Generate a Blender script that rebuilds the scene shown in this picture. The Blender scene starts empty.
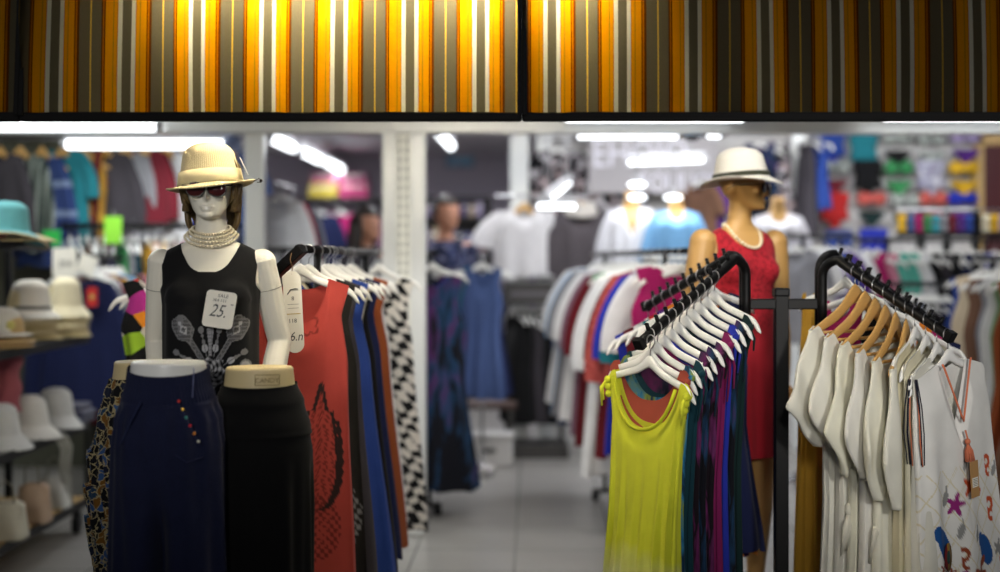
import bpy, bmesh, math, random
from mathutils import Vector, Matrix
from mathutils.bvhtree import BVHTree
PI = math.pi
S = bpy.context.scene
COL = S.collection
F, H, CX, CY = 1389.0, 1.45, 500.0, 262.0

def W(x, y, d):
    return Vector(((x - CX) / F * d, d, H - (y - CY) / F * d))

def sm(a, b, t):
    t = max(0.0, min(1.0, (t - a) / (b - a))) if a != b else float(t > a)
    return t * t * (3 - 2 * t)

def interp(pts, t):
    if t <= pts[0][0]: return pts[0][1]
    for (a, va), (b, vb) in zip(pts, pts[1:]):
        if t <= b:
            k = (t - a) / (b - a); k = k * k * (3 - 2 * k)
            return va + (vb - va) * k
    return pts[-1][1]

def srgb(r, g, b):
    f = lambda c: c / 12.92 if c <= .04045 else ((c + .055) / 1.055) ** 2.4
    return (f(r / 255), f(g / 255), f(b / 255), 1)

# ------------------------------------------------------------------ meshes
class MB:
    def __init__(s):
        s.v, s.f, s.m, s.flat = [], [], [], []
        s.col = None
    def add(s, vs, fs, m=0, flat=False):
        o = len(s.v)
        s.v += [Vector(p) for p in vs]
        for f in fs:
            s.f.append([i + o for i in f]); s.m.append(m); s.flat.append(flat)
    def box(s, c, d, m=0, bev=.0, rot=None):
        c = Vector(c); hx, hy, hz = d[0] / 2, d[1] / 2, d[2] / 2
        bm = bmesh.new(); bmesh.ops.create_cube(bm, size=1)
        for v in bm.verts: v.co = Vector((v.co.x * d[0], v.co.y * d[1], v.co.z * d[2]))
        if bev > 0:
            bmesh.ops.bevel(bm, geom=list(bm.edges), offset=min(bev, hx * .9, hy * .9, hz * .9), segments=2, affect='EDGES', profile=.5)
        bm.verts.ensure_lookup_table()
        R = rot if rot is not None else Matrix.Identity(3)
        s.add([R @ v.co + c for v in bm.verts], [[v.index for v in f.verts] for f in bm.faces], m, True)
        bm.free()
    def bar(s, a, b, w, h=None, m=0, up=(0, 0, 1), bev=.002):
        a, b = Vector(a), Vector(b); h = h or w
        x = (b - a); L = x.length; x.normalize()
        u = Vector(up)
        if abs(x.dot(u)) > .98: u = Vector((0, 1, 0))
        y = u.cross(x).normalized(); z = x.cross(y)
        s.box((a + b) / 2, (L, w, h), m, bev, Matrix((x, y, z)).transposed())
    def rings(s, rs, m=0, cap=True, closed=False, flat=False):
        n = len(rs[0]); vs = [p for r in rs for p in r]; fs = []
        k = len(rs)
        for i in range(k - 1 if not closed else k):
            a, b = i * n, ((i + 1) % k) * n
            for j in range(n):
                j2 = (j + 1) % n
                fs.append((a + j, a + j2, b + j2, b + j))
        if cap and not closed:
            fs.append(tuple(reversed(range(n)))); fs.append(tuple(range((k - 1) * n, k * n)))
        s.add(vs, fs, m, flat)
    def tube(s, pts, r, n=8, m=0, cap=True, closed=False, squash=1.0):
        pts = [Vector(p) for p in pts]; k = len(pts)
        if not isinstance(r, (list, tuple)): r = [r] * k
        T = []
        for i in range(k):
            a = pts[i - 1] if (i > 0 or closed) else pts[0]
            b = pts[(i + 1) % k] if (i < k - 1 or closed) else pts[-1]
            t = b - a
            T.append(t.normalized() if t.length > 1e-9 else Vector((0, 0, 1)))
        u = Vector((0, 1, 0)) if abs(T[0].y) < .9 else Vector((1, 0, 0))
        rs = []
        for i in range(k):
            u = (u - T[i] * u.dot(T[i])).normalized(); w = T[i].cross(u)
            rs.append([pts[i] + (u * math.cos(2 * PI * j / n) * squash + w * math.sin(2 * PI * j / n)) * r[i] for j in range(n)])
        s.rings(rs, m, cap, closed)
    def ell(s, c, r, n=14, k=9, m=0, rot=None):
        c = Vector(c); R = rot if rot is not None else Matrix.Identity(3)
        vs = [c + R @ Vector((0, 0, -r[2]))]; fs = []
        for i in range(1, k):
            a = -PI / 2 + PI * i / k
            for j in range(n):
                b = 2 * PI * j / n
                vs.append(c + R @ Vector((r[0] * math.cos(a) * math.cos(b), r[1] * math.cos(a) * math.sin(b), r[2] * math.sin(a))))
        vs.append(c + R @ Vector((0, 0, r[2])))
        for j in range(n): fs.append((0, 1 + (j + 1) % n, 1 + j))
        for i in range(k - 2):
            for j in range(n):
                a, b = 1 + i * n, 1 + (i + 1) * n
                fs.append((a + j, a + (j + 1) % n, b + (j + 1) % n, b + j))
        e = len(vs) - 1; a = 1 + (k - 2) * n
        for j in range(n): fs.append((a + j, a + (j + 1) % n, e))
        s.add(vs, fs, m)
    def lathe(s, prof, n=28, m=0, c=(0, 0, 0), ox=1, oy=1, fn=None):
        c = Vector(c); rs = []
        for r, z in prof:
            ring = []
            for j in range(n):
                a = 2 * PI * j / n
                p = Vector((r * ox * math.cos(a), r * oy * math.sin(a), z))
                if fn: p = fn(p, a, r)
                ring.append(p + c)
            rs.append(ring)
        s.rings(rs, m, True)
    def prism(s, outline, y0, y1, m=0):
        """outline of (x, z) points, extruded along y"""
        n = len(outline)
        vs = [(x, y0, z) for x, z in outline] + [(x, y1, z) for x, z in outline]
        fs = [tuple(range(n)), tuple(reversed(range(n, 2 * n)))]
        for i in range(n):
            j = (i + 1) % n
            fs.append((j, i, i + n, j + n))
        s.add(vs, fs, m, True)
    def text(s, body, size, Mx, m=0, depth=.0006, font_shear=0):
        cu = bpy.data.curves.new('t', 'FONT'); cu.body = body; cu.size = size; cu.extrude = depth
        cu.align_x = 'CENTER'; cu.align_y = 'CENTER'; cu.shear = font_shear; cu.resolution_u = 2
        o = bpy.data.objects.new('t', cu); COL.objects.link(o)
        dg = bpy.context.evaluated_depsgraph_get(); dg.update()
        me = bpy.data.meshes.new_from_object(o.evaluated_get(dg))
        s.add([Mx @ v.co for v in me.vertices], [list(p.vertices) for p in me.polygons], m, True)
        bpy.data.objects.remove(o); bpy.data.meshes.remove(me)
    def mesh(s, name):
        me = bpy.data.meshes.new(name)
        me.from_pydata([tuple(p) for p in s.v], [], s.f)
        me.polygons.foreach_set('material_index', s.m)
        me.polygons.foreach_set('use_smooth', [not x for x in s.flat])
        if s.col:
            at = me.color_attributes.new('Col', 'FLOAT_COLOR', 'POINT')
            fl = []
            for c in s.col: fl += [c[0], c[1], c[2], 1.0]
            at.data.foreach_set('color', fl)
        me.update()
        return me
    def build(s, name, mats, parent=None, loc=None, color=None):
        return put(name, s.mesh(name), mats, parent, loc, color)

def fix_normals(me):
    bm = bmesh.new(); bm.from_mesh(me)
    bmesh.ops.recalc_face_normals(bm, faces=bm.faces); bm.to_mesh(me); bm.free()

def put(name, me, mats, parent=None, loc=None, color=None, mx=None):
    if mats is not None and len(me.materials) == 0:
        for m in (mats if isinstance(mats, (list, tuple)) else [mats]): me.materials.append(m)
    o = bpy.data.objects.new(name, me); COL.objects.link(o)
    if parent is not None: o.parent = parent
    if mx is not None: o.matrix_world = mx
    elif loc is not None: o.location = loc
    if color is not None: o.color = color
    return o

LABELS = {}
def tag(o, label, cat, group=None):
    o['label'] = label; o['category'] = cat
    if group: o['group'] = group
    n = len(label.split())
    if n < 4 or n > 16: print('LABEL LEN', n, label)
    if label in LABELS: print('LABEL DUP', label)
    LABELS[label] = 1
    return o
def empty(name, loc, label, cat, group=None, rz=0):
    o = bpy.data.objects.new(name, None); COL.objects.link(o)
    o.location = loc; o.rotation_euler = (0, 0, rz); o.empty_display_size = .05
    return tag(o, label, cat, group)
def struct(o):
    o['kind'] = 'structure'; return o
ORD = ['first', 'second', 'third', 'fourth', 'fifth', 'sixth', 'seventh', 'eighth', 'ninth', 'tenth', 'eleventh', 'twelfth',
       'thirteenth', 'fourteenth', 'fifteenth', 'sixteenth', 'seventeenth', 'eighteenth', 'nineteenth', 'twentieth']

def remesh(mb, voxel, smooth=4, fac=.5):
    me = mb.mesh('tmp'); fix_normals(me)
    o = bpy.data.objects.new('tmp', me); COL.objects.link(o)
    r = o.modifiers.new('r', 'REMESH'); r.mode = 'VOXEL'; r.voxel_size = voxel; r.use_smooth_shade = True
    k = o.modifiers.new('s', 'SMOOTH'); k.factor = fac; k.iterations = smooth
    dg = bpy.context.evaluated_depsgraph_get(); dg.update()
    out = bpy.data.meshes.new_from_object(o.evaluated_get(dg))
    bpy.data.objects.remove(o); bpy.data.meshes.remove(me)
    out.polygons.foreach_set('use_smooth', [True] * len(out.polygons))
    return out

# ------------------------------------------------------------------ materials
class NT:
    def __init__(s, name):
        s.mat = bpy.data.materials.new(name); s.mat.use_nodes = True
        s.t = s.mat.node_tree; s.t.nodes.clear()
        s.out = s.n('ShaderNodeOutputMaterial')
    def n(s, kind, **kw):
        nd = s.t.nodes.new(kind)
        for k, v in kw.items(): setattr(nd, k, v)
        return nd
    def l(s, a, b): s.t.links.new(a, b)
    def set(s, sock, v):
        if hasattr(v, 'is_output') or isinstance(v, bpy.types.NodeSocket): s.l(v, sock)
        else: sock.default_value = v
    def math(s, op, a, b=0.0, c=0.0):
        nd = s.n('ShaderNodeMath', operation=op)
        for i, v in enumerate((a, b, c)): s.set(nd.inputs[i], v)
        return nd.outputs[0]
    def mix(s, f, a, b, mode='MIX'):
        nd = s.n('ShaderNodeMix', data_type='RGBA', blend_type=mode)
        s.set(nd.inputs[0], f); s.set(nd.inputs[6], a); s.set(nd.inputs[7], b)
        return nd.outputs[2]
    def obj(s):
        if not hasattr(s, '_o'): s._o = s.n('ShaderNodeTexCoord').outputs['Object']
        return s._o
    def sep(s, v):
        nd = s.n('ShaderNodeSeparateXYZ'); s.l(v, nd.inputs[0]); return nd.outputs
    def noise(s, scale, detail=3, vec=None, rough=.5, dist=0):
        nd = s.n('ShaderNodeTexNoise'); s.l(vec if vec is not None else s.obj(), nd.inputs['Vector'])
        nd.inputs['Scale'].default_value = scale; nd.inputs['Detail'].default_value = detail
        nd.inputs['Roughness'].default_value = rough; nd.inputs['Distortion'].default_value = dist
        return nd.outputs
    def ramp(s, f, stops, const=False):
        nd = s.n('ShaderNodeValToRGB'); s.l(f, nd.inputs[0])
        cr = nd.color_ramp
        if const: cr.interpolation = 'CONSTANT'
        while len(cr.elements) < len(stops): cr.elements.new(0.5)
        for e, (p, c) in zip(cr.elements, stops):
            e.position = p; e.color = c
        return nd.outputs[0]
    def vec(s, x=0.0, y=0.0, z=0.0):
        nd = s.n('ShaderNodeCombineXYZ')
        for i, v in enumerate((x, y, z)): s.set(nd.inputs[i], v)
        return nd.outputs[0]
    def bsdf(s, color, rough=.6, metal=0., spec=.5, bump=None, bstr=.2, bdist=.001, sheen=0., coat=0., trans=None):
        b = s.n('ShaderNodeBsdfPrincipled')
        s.set(b.inputs['Base Color'], color); s.set(b.inputs['Roughness'], rough); s.set(b.inputs['Metallic'], metal)
        b.inputs['Specular IOR Level'].default_value = spec
        b.inputs['Sheen Weight'].default_value = sheen; b.inputs['Coat Weight'].default_value = coat
        if bump is not None:
            bp = s.n('ShaderNodeBump'); s.l(bump, bp.inputs['Height'])
            bp.inputs['Strength'].default_value = bstr; bp.inputs['Distance'].default_value = bdist
            s.l(bp.outputs[0], b.inputs['Normal'])
        if trans:
            tr = s.n('ShaderNodeBsdfTranslucent'); s.set(tr.inputs[0], color)
            mx = s.n('ShaderNodeMixShader'); mx.inputs[0].default_value = trans
            s.l(b.outputs[0], mx.inputs[1]); s.l(tr.outputs[0], mx.inputs[2]); s.l(mx.outputs[0], s.out.inputs[0])
        else:
            s.l(b.outputs[0], s.out.inputs[0])
        return s.mat

def plain(name, c, rough=.5, metal=0., var=.12, spec=.5, bump=.0, scale=40, coat=0):
    t = NT(name); nz = t.noise(scale, 4)
    c2 = tuple(x * (1 - var) for x in c[:3]) + (1,)
    col = t.mix(nz[0], c, c2)
    return t.bsdf(col, rough, metal, spec, nz[0] if bump else None, bump, .002, coat=coat)

def emit(name, c, k):
    t = NT(name); e = t.n('ShaderNodeEmission'); e.inputs[0].default_value = c; e.inputs[1].default_value = k
    t.l(e.outputs[0], t.out.inputs[0]); return t.mat

def cloth(name, colfn=None, rough=.92, sheen=.05, trans=.12, weave=900):
    t = NT(name)
    base = colfn(t) if colfn else t.n('ShaderNodeObjectInfo').outputs['Color']
    big = t.noise(14, 3)
    col = t.mix(t.math('MULTIPLY', big[0], .22), base, (0, 0, 0, 1))
    wv = t.noise(weave, 2)
    return t.bsdf(col, rough, 0, .25, wv[0], .25, .0006, sheen, trans=trans)

M = {}
M['cloth'] = cloth('plain_cloth')
M['knit'] = cloth('knit_cloth', rough=.95, sheen=.3, weave=500)
def _att(t):
    a = t.n('ShaderNodeAttribute'); a.attribute_name = 'Col'; return a.outputs['Color']
M['print'] = cloth('printed_cloth', _att)
M['white_plastic'] = plain('white_plastic', (.80, .80, .77, 1), .35, var=.06)
M['metal_wire'] = plain('steel_wire', (.42, .42, .43, 1), .3, 1.)
M['black_steel'] = plain('black_painted_steel', (.004, .004, .0045, 1), .45, 0, .3, spec=.22, bump=.05)
M['chrome'] = plain('brushed_chrome', (.6, .6, .62, 1), .25, 1.)
M['wood'] = None
def _wood(name, c1, c2, sc=9, rough=.4):
    t = NT(name)
    mp = t.n('ShaderNodeMapping'); t.l(t.obj(), mp.inputs[0]); mp.inputs['Scale'].default_value = (3, 30, 30)
    nz = t.noise(sc, 4, mp.outputs[0], .6, .6)
    return t.bsdf(t.mix(nz[0], c1, c2), rough, 0, .4, nz[0], .1, .001)
M['wood'] = _wood('varnished_hanger_wood', (.46, .25, .07, 1), (.60, .36, .12, 1))
M['board'] = _wood('shelf_board', (.42, .27, .10, 1), (.56, .38, .17, 1), rough=.55)
M['darkboard'] = plain('dark_shelf_board', (.035, .032, .03, 1), .5)
M['tan'] = plain('tan_mannequin_skin', srgb(178, 138, 80), .45, var=.05)
M['ivory'] = plain('ivory_mannequin_skin', srgb(232, 228, 214), .30, var=.03)
M['whiteform'] = plain('white_form_plastic', srgb(226, 226, 222), .32, var=.03)
M['tanform'] = plain('tan_form_plastic', srgb(206, 188, 142), .5, var=.06)
M['skin'] = plain('human_skin', srgb(196, 140, 112), .5, var=.1)
M['hair'] = plain('brown_hair', srgb(104, 84, 48), .5, var=.5, scale=120)
M['dkhair'] = plain('dark_hair', srgb(44, 32, 26), .5, var=.5, scale=120)
M['card'] = plain('white_card', srgb(228, 224, 212), .6, var=.04)
M['ink'] = plain('black_ink', (.012, .014, .014, 1), .5)
M['gold'] = plain('gold_ink', srgb(186, 160, 84), .5)
M['lens'] = plain('dark_red_lens', (.06, .012, .012, 1), .08)
M['frame'] = plain('dark_frame', (.02, .012, .01, 1), .25)
M['pearl'] = plain('cream_pearl', srgb(226, 214, 184), .25, var=.1)
M['paint'] = plain('object_paint', (.8, .8, .8, 1))
def _op(name, rough, spec=.5):
    t = NT(name); oi = t.n('ShaderNodeObjectInfo').outputs['Color']; nz = t.noise(30, 3)
    c = t.mix(t.math('MULTIPLY', nz[0], .15), oi, (0, 0, 0, 1))
    return t.bsdf(c, rough, 0, spec)
M['paint'] = _op('coloured_paint', .5)
def _straw(name, diag):
    t = NT(name); oi = t.n('ShaderNodeObjectInfo').outputs['Color']
    x, y, z = t.sep(t.obj())
    ang = t.math('ARCTAN2', y, x)
    a = t.math('SINE', t.math('ADD', t.math('MULTIPLY', ang, 46.0), t.math('MULTIPLY', z, 900.0 if diag else 0.0)))
    b = t.math('SINE', t.math('ADD', t.math('MULTIPLY', ang, 46.0 if diag else 90.0), t.math('MULTIPLY', z, -900.0)))
    p = t.math('MULTIPLY_ADD', t.math('MULTIPLY', a, b), .5, .5)
    dk = t.mix(1.0, oi, (.66, .58, .44, 1), 'MULTIPLY')
    return t.bsdf(t.mix(t.math('MULTIPLY', p, 1.0), oi, dk), .8, 0, .2, p, .5, .0015, .1, trans=.08)
M['straw'] = _straw('woven_straw', True)
# ================================================================== the setting
def floor_mat():
    t = NT('glazed_floor_tiles')
    mp = t.n('ShaderNodeMapping'); t.l(t.obj(), mp.inputs[0]); mp.inputs['Rotation'].default_value = (0, 0, math.radians(1.3))
    mp.inputs['Location'].default_value = (-.10, 0, 0)
    x, y, z = t.sep(mp.outputs[0])
    T = .5
    def line(v):
        f = t.math('FRACT', t.math('DIVIDE', v, T)); d = t.math('ABSOLUTE', t.math('SUBTRACT', f, .5))
        return t.math('GREATER_THAN', d, .5 - .012)
    g = t.math('MAXIMUM', line(x), line(y))
    nz = t.noise(2.2, 4); n2 = t.noise(30, 3)
    c = t.mix(nz[0], srgb(164, 161, 156), srgb(140, 137, 133)); c = t.mix(t.math('MULTIPLY', n2[0], .2), c, srgb(120, 118, 114))
    c = t.mix(t.math('MULTIPLY', g, .55), c, srgb(70, 68, 66))
    r = t.math('MULTIPLY_ADD', g, .4, .28)
    return t.bsdf(c, r, 0, .4, t.math('SUBTRACT', 1.0, g), .3, .002)
def shell(name, c, d, mat, bev=0):
    b = MB(); b.box((0, 0, 0), d, 0, bev); return struct(b.build(name, mat, None, c))
def wallmat(name, c, v=.08): return plain(name, c, .75, 0, v, .3, bump=.05, scale=3)
wm_white = wallmat('painted_white_wall', srgb(206, 203, 206)); wm_lilac = wallmat('lilac_grey_wall', srgb(186, 180, 194))
wm_grey = wallmat('grey_display_wall', srgb(196, 194, 192)); wm_dark = wallmat('dark_olive_wall', srgb(92, 92, 78))
ceil_m = wallmat('dull_ceiling_paint', srgb(196, 192, 198))
shell('floor', (0, 8, -.05), (16, 20, .1), floor_mat())
shell('ceiling', (0, 12.0, 2.72), (16, 9.0, .1), ceil_m)
shell('wall_back', (0, 16.05, 1.35), (16, .1, 2.7), wm_lilac)
shell('wall_left', (-5.6, 11.6, 1.35), (.1, 9.0, 2.7), wm_white)
shell('wall_right', (5.6, 11.6, 1.35), (.1, 9.0, 2.7), wm_white)
shell('wall_partition_left', (-3.72, 9.86, 1.33), (3.7, .1, 2.66), wm_dark)        # back of the left stall
shell('wall_partition_right', (2.945, 10.95, 1.33), (5.31, .1, 2.66), wm_grey)     # behind the bikinis and the sign
alu = plain('white_coated_aluminium', srgb(214, 216, 214), .3, .1, .05)
# front frame of the shops: header beam and posts
shell('trim_1', (0, 7.5, 2.21), (11.2, .14, .14), alu, .006)
shell('trim_2', (-1.32, 7.5, 1.07), (.10, .10, 2.14), alu, .006)
shell('trim_3', (2.31, 10.75, 1.33), (.11, .10, 2.66), alu, .006)
shell('trim_4', (.15, 10.78, 1.33), (.14, .14, 2.66), alu, .006)
shell('trim_5', (.345, 10.85, 1.33), (.12, .08, 2.66), alu, .006)
def pillar_mat():
    t = NT('perforated_shelf_channel'); x, y, z = t.sep(t.obj())
    fz = t.math('ABSOLUTE', t.math('SUBTRACT', t.math('FRACT', t.math('DIVIDE', z, .05)), .5))
    fx = t.math('ABSOLUTE', t.math('SUBTRACT', t.math('FRACT', t.math('DIVIDE', t.math('ADD', x, .036), .036)), .5))
    hole = t.math('MULTIPLY', t.math('LESS_THAN', fz, .32), t.math('LESS_THAN', fx, .13))
    return t.bsdf(t.mix(hole, srgb(224, 224, 214), srgb(120, 122, 118)), .4, .05)
b = MB(); b.box((-.075, 0, 0), (.08, .12, 2.14), 0, .006); b.box((.075, 0, 0), (.085, .12, 2.14), 0, .006); b.box((0, -.045, 0), (.075, .05, 2.13), 1, .004)
b.box((-.02, -.05, -1.05), (.26, .18, .04), 0, .01)
struct(b.build('trim_6', [alu, pillar_mat()], None, (-.515, 7.47, 1.07)))
# wooden door with a maroon leaf at the far right
b = MB(); b.box((0, 0, 0), (.92, .10, .12), 0, .006); b.box((-.43, 0, -1.15), (.06, .10, 2.3), 0, .004)
b.box((.43, 0, -1.15), (.06, .10, 2.3), 0, .004)
maroon = plain('maroon_door_panel', srgb(70, 16, 22), .5)
d = struct(b.build('door_1', [M['board']], None, (4.165, 10.85, 2.42)))
b = MB(); b.box((0, 0, 0), (.80, .05, 2.26), 0, .004); b.box((-.2, -.03, 0), (.012, .02, 2.2), 0); b.box((.1, -.03, 0), (.012, .02, 2.2), 0)
lf = b.build('door_leaf', maroon, d, (0, .0, -1.18))
b = MB(); b.tube([(-.34, -.03, -.1), (-.34, -.08, -.1), (-.24, -.08, -.1)], .01); b.build('door_handle', M['chrome'], lf)

# ------------------------------------------------------------------ awning
def awning_mat():
    t = NT('striped_awning_canvas'); x, y, z = t.sep(t.obj())
    f = t.math('FRACT', t.math('DIVIDE', t.math('ADD', x, 10.053), .1995))
    Wt, G, O, A, B, Lg, Y = srgb(236, 232, 206), srgb(112, 104, 80), srgb(240, 158, 8), srgb(196, 112, 0), srgb(110, 56, 6), srgb(150, 132, 40), srgb(236, 190, 70)
    seq = [(0, Wt), (.055, G), (.18, Wt), (.235, A), (.243, O), (.29, Lg), (.302, O), (.385, B), (.40, A), (.425, B), (.455, G),
           (.61, Y), (.632, G), (.77, B), (.79, A), (.806, B), (.826, O), (.93, Lg), (.944, O), (.988, A)]
    c = t.ramp(f, seq, True)
    w1 = t.math('SINE', t.math('MULTIPLY', x, 5200.0)); w2 = t.math('SINE', t.math('MULTIPLY', z, 5200.0))
    wv = t.math('MULTIPLY', w1, w2)
    c = t.mix(t.math('MULTIPLY_ADD', t.noise(700, 2)[0], .2, .56), c, (0, 0, 0, 1))
    d = t.n('ShaderNodeBsdfDiffuse'); t.l(c, d.inputs[0])
    tr = t.n('ShaderNodeBsdfTranslucent'); t.l(c, tr.inputs[0])
    mx = t.n('ShaderNodeMixShader'); mx.inputs[0].default_value = .94
    t.l(d.outputs[0], mx.inputs[1]); t.l(tr.outputs[0], mx.inputs[2]); t.l(mx.outputs[0], t.out.inputs[0])
    return t.mat
canvas = awning_mat()
bar_m = plain('matt_black_webbing', (.006, .006, .006, 1), .9, spec=.1)
AD = 3.9; AS = AD / F
zb = H + (CY - 113) * AS
def awning(x0, x1, label, dz=0.0):
    X0, X1 = (x0 - CX) * AS, (x1 - CX) * AS
    t = empty('awning', ((X0 + X1) / 2, AD, zb), label, 'awning', 'striped awning drops')
    b = MB(); nx = max(8, int((X1 - X0) / .02)); nz = 24; hgt = .62
    vs = []; fs = []
    rnd = random.Random(int(x0) + 7)
    ph = [rnd.uniform(0, 6) for _ in range(4)]
    for j in range(nz + 1):
        for i in range(nx + 1):
            x = X0 + (X1 - X0) * i / nx; s = j / nz
            y = .012 * math.sin(x * 9 + ph[0] + s) * (1 - s * .5) + .006 * math.sin(x * 23 + ph[1] + 2 * s) + .05 * s * s
            dx = .005 * math.sin(s * 9 + x * 4 + ph[2])
            vs.append((x + dx, y, hgt * s))
    for j in range(nz):
        for i in range(nx):
            a = j * (nx + 1) + i
            fs.append((a, a + 1, a + nx + 2, a + nx + 1))
    b.add(vs, fs); cl = b.build('fabric', canvas, t, (-(X0 + X1) / 2, 0, 0))
    b = MB(); b.bar((X0 - (X0 + X1) / 2, 0, -.011), (X1 - (X0 + X1) / 2, 0, -.011), .03, .026, 0, bev=.006); b.build('weight_bar', bar_m, t)
    for s in (0, 1):
        b = MB(); xx = (X0, X1)[s] - (X0 + X1) / 2
        xx += (.0067, -.0067)[s]; b.bar((xx, -.012, -.01), (xx, .052, .64), .0134, .03, 0, (0, 1, 0), bev=.002); b.build('side_rail', bar_m, t)
    return t
awning(-130, 20.7, 'narrow striped canvas awning drop at the far left edge')
awning(20.9, 521.9, 'wide orange and grey striped awning drop above the ivory mannequin')
awning(522.1, 1150, 'wide orange and grey striped awning drop above the right clothes racks')
shell('trim_7', (0.2, 4.0, 2.56), (5.4, .14, .10), bar_m, .006)
def shadow_arm(px, dirx, label):  # added unseen arms, placed to throw diagonal shadows on the canvas
    p = W(px, 30, 3.985); t = empty('awning_shadow_arm', p, label, 'awning bracket')
    b = MB(); b.bar((0, .0, -.17), (dirx * .21, .02, .12), .05, .02, 0, bev=.006); b.build('lower_arm', M['black_steel'], t)
    b = MB(); b.bar((dirx * .21, .02, .12), (dirx * .30, .02, .36), .045, .02, 0, bev=.006); b.build('upper_arm', M['black_steel'], t)
    b = MB(); b.tube([(dirx * .21, .008, .12), (dirx * .21, .034, .12)], .032, 12); b.build('elbow', M['black_steel'], t)
shadow_arm(312, -1, 'added unseen awning arm shading the striped canvas above the ivory mannequin')
shadow_arm(612, -1, 'added unseen awning arm shading the striped canvas above the left hanger rack')
# ------------------------------------------------------------------ lamps
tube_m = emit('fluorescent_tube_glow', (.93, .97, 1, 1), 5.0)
cap_m = plain('grey_tube_cap', (.5, .5, .52, 1), .5)
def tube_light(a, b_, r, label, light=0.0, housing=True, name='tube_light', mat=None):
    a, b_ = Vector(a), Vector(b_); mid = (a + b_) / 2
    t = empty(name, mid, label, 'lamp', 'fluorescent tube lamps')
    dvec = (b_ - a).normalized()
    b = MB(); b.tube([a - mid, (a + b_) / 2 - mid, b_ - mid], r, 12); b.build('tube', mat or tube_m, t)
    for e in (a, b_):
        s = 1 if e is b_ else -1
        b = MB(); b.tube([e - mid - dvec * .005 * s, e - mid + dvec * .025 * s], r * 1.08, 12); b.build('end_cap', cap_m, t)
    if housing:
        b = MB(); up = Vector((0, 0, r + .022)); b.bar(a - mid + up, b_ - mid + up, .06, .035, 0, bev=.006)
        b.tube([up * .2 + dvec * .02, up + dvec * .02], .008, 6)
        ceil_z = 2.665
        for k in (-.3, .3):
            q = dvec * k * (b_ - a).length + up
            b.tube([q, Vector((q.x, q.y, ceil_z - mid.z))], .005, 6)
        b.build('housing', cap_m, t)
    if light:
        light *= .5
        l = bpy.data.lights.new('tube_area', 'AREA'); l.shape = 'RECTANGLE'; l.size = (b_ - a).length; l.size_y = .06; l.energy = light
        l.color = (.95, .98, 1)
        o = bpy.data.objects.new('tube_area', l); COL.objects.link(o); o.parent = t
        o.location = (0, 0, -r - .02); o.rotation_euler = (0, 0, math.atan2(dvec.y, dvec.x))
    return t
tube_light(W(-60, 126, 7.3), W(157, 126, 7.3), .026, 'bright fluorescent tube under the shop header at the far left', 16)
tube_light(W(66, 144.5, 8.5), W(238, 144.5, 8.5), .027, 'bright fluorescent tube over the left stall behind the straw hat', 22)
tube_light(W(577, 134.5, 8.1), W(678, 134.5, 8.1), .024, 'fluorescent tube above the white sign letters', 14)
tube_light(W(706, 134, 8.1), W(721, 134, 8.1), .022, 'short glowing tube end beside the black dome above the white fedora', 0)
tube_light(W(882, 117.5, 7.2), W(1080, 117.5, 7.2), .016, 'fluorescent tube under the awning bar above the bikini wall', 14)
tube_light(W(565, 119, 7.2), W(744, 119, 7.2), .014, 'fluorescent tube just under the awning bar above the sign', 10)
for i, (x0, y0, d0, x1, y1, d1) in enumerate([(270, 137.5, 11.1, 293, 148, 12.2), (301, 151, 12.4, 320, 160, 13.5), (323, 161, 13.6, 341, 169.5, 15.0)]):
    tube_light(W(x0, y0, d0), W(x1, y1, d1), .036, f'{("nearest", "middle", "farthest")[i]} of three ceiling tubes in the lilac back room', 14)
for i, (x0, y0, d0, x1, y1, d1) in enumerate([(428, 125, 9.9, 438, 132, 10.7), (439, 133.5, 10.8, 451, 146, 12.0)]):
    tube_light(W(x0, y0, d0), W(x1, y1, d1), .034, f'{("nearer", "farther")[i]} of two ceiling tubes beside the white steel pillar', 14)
tube_light(W(628, 163, 9.5), W(704, 160, 9.5), .015, 'bright tube standing for a glass reflection in front of the white sign letters', 10)  # this tube and the next two stand in for reflections in glass
tube_light(W(537, 206, 9.4), W(576, 206.5, 9.4), .017, 'level glow standing for a glass reflection above the charcoal cowl top', 0)
tube_light(W(545, 202, 9.5), W(569, 183, 10.0), .017, 'tilted glow standing for a glass reflection above the charcoal cowl top', 0)
def pill_reflection(px, py, d, label):  # glowing ovals on cords, standing in for reflections in glass
    p = W(px, py, d); t = empty('reflection_glow', p, label, 'lamp', 'oval reflection glows')
    b = MB(); b.ell((0, 0, 0), (.06, .04, .019), 20, 12); b.build('glow_shape', tube_m, t)
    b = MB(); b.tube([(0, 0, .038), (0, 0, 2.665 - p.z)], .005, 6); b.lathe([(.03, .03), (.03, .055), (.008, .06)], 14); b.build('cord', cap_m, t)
pill_reflection(637, 184.5, 9.3, 'oval glow standing for a reflection, upper of two above the white shirt')
pill_reflection(637, 197.5, 9.1, 'oval glow standing for a reflection, lower of two above the white shirt')
pill_reflection(673, 197.5, 9.2, 'oval glow standing for a reflection above the light blue shirt')
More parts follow.
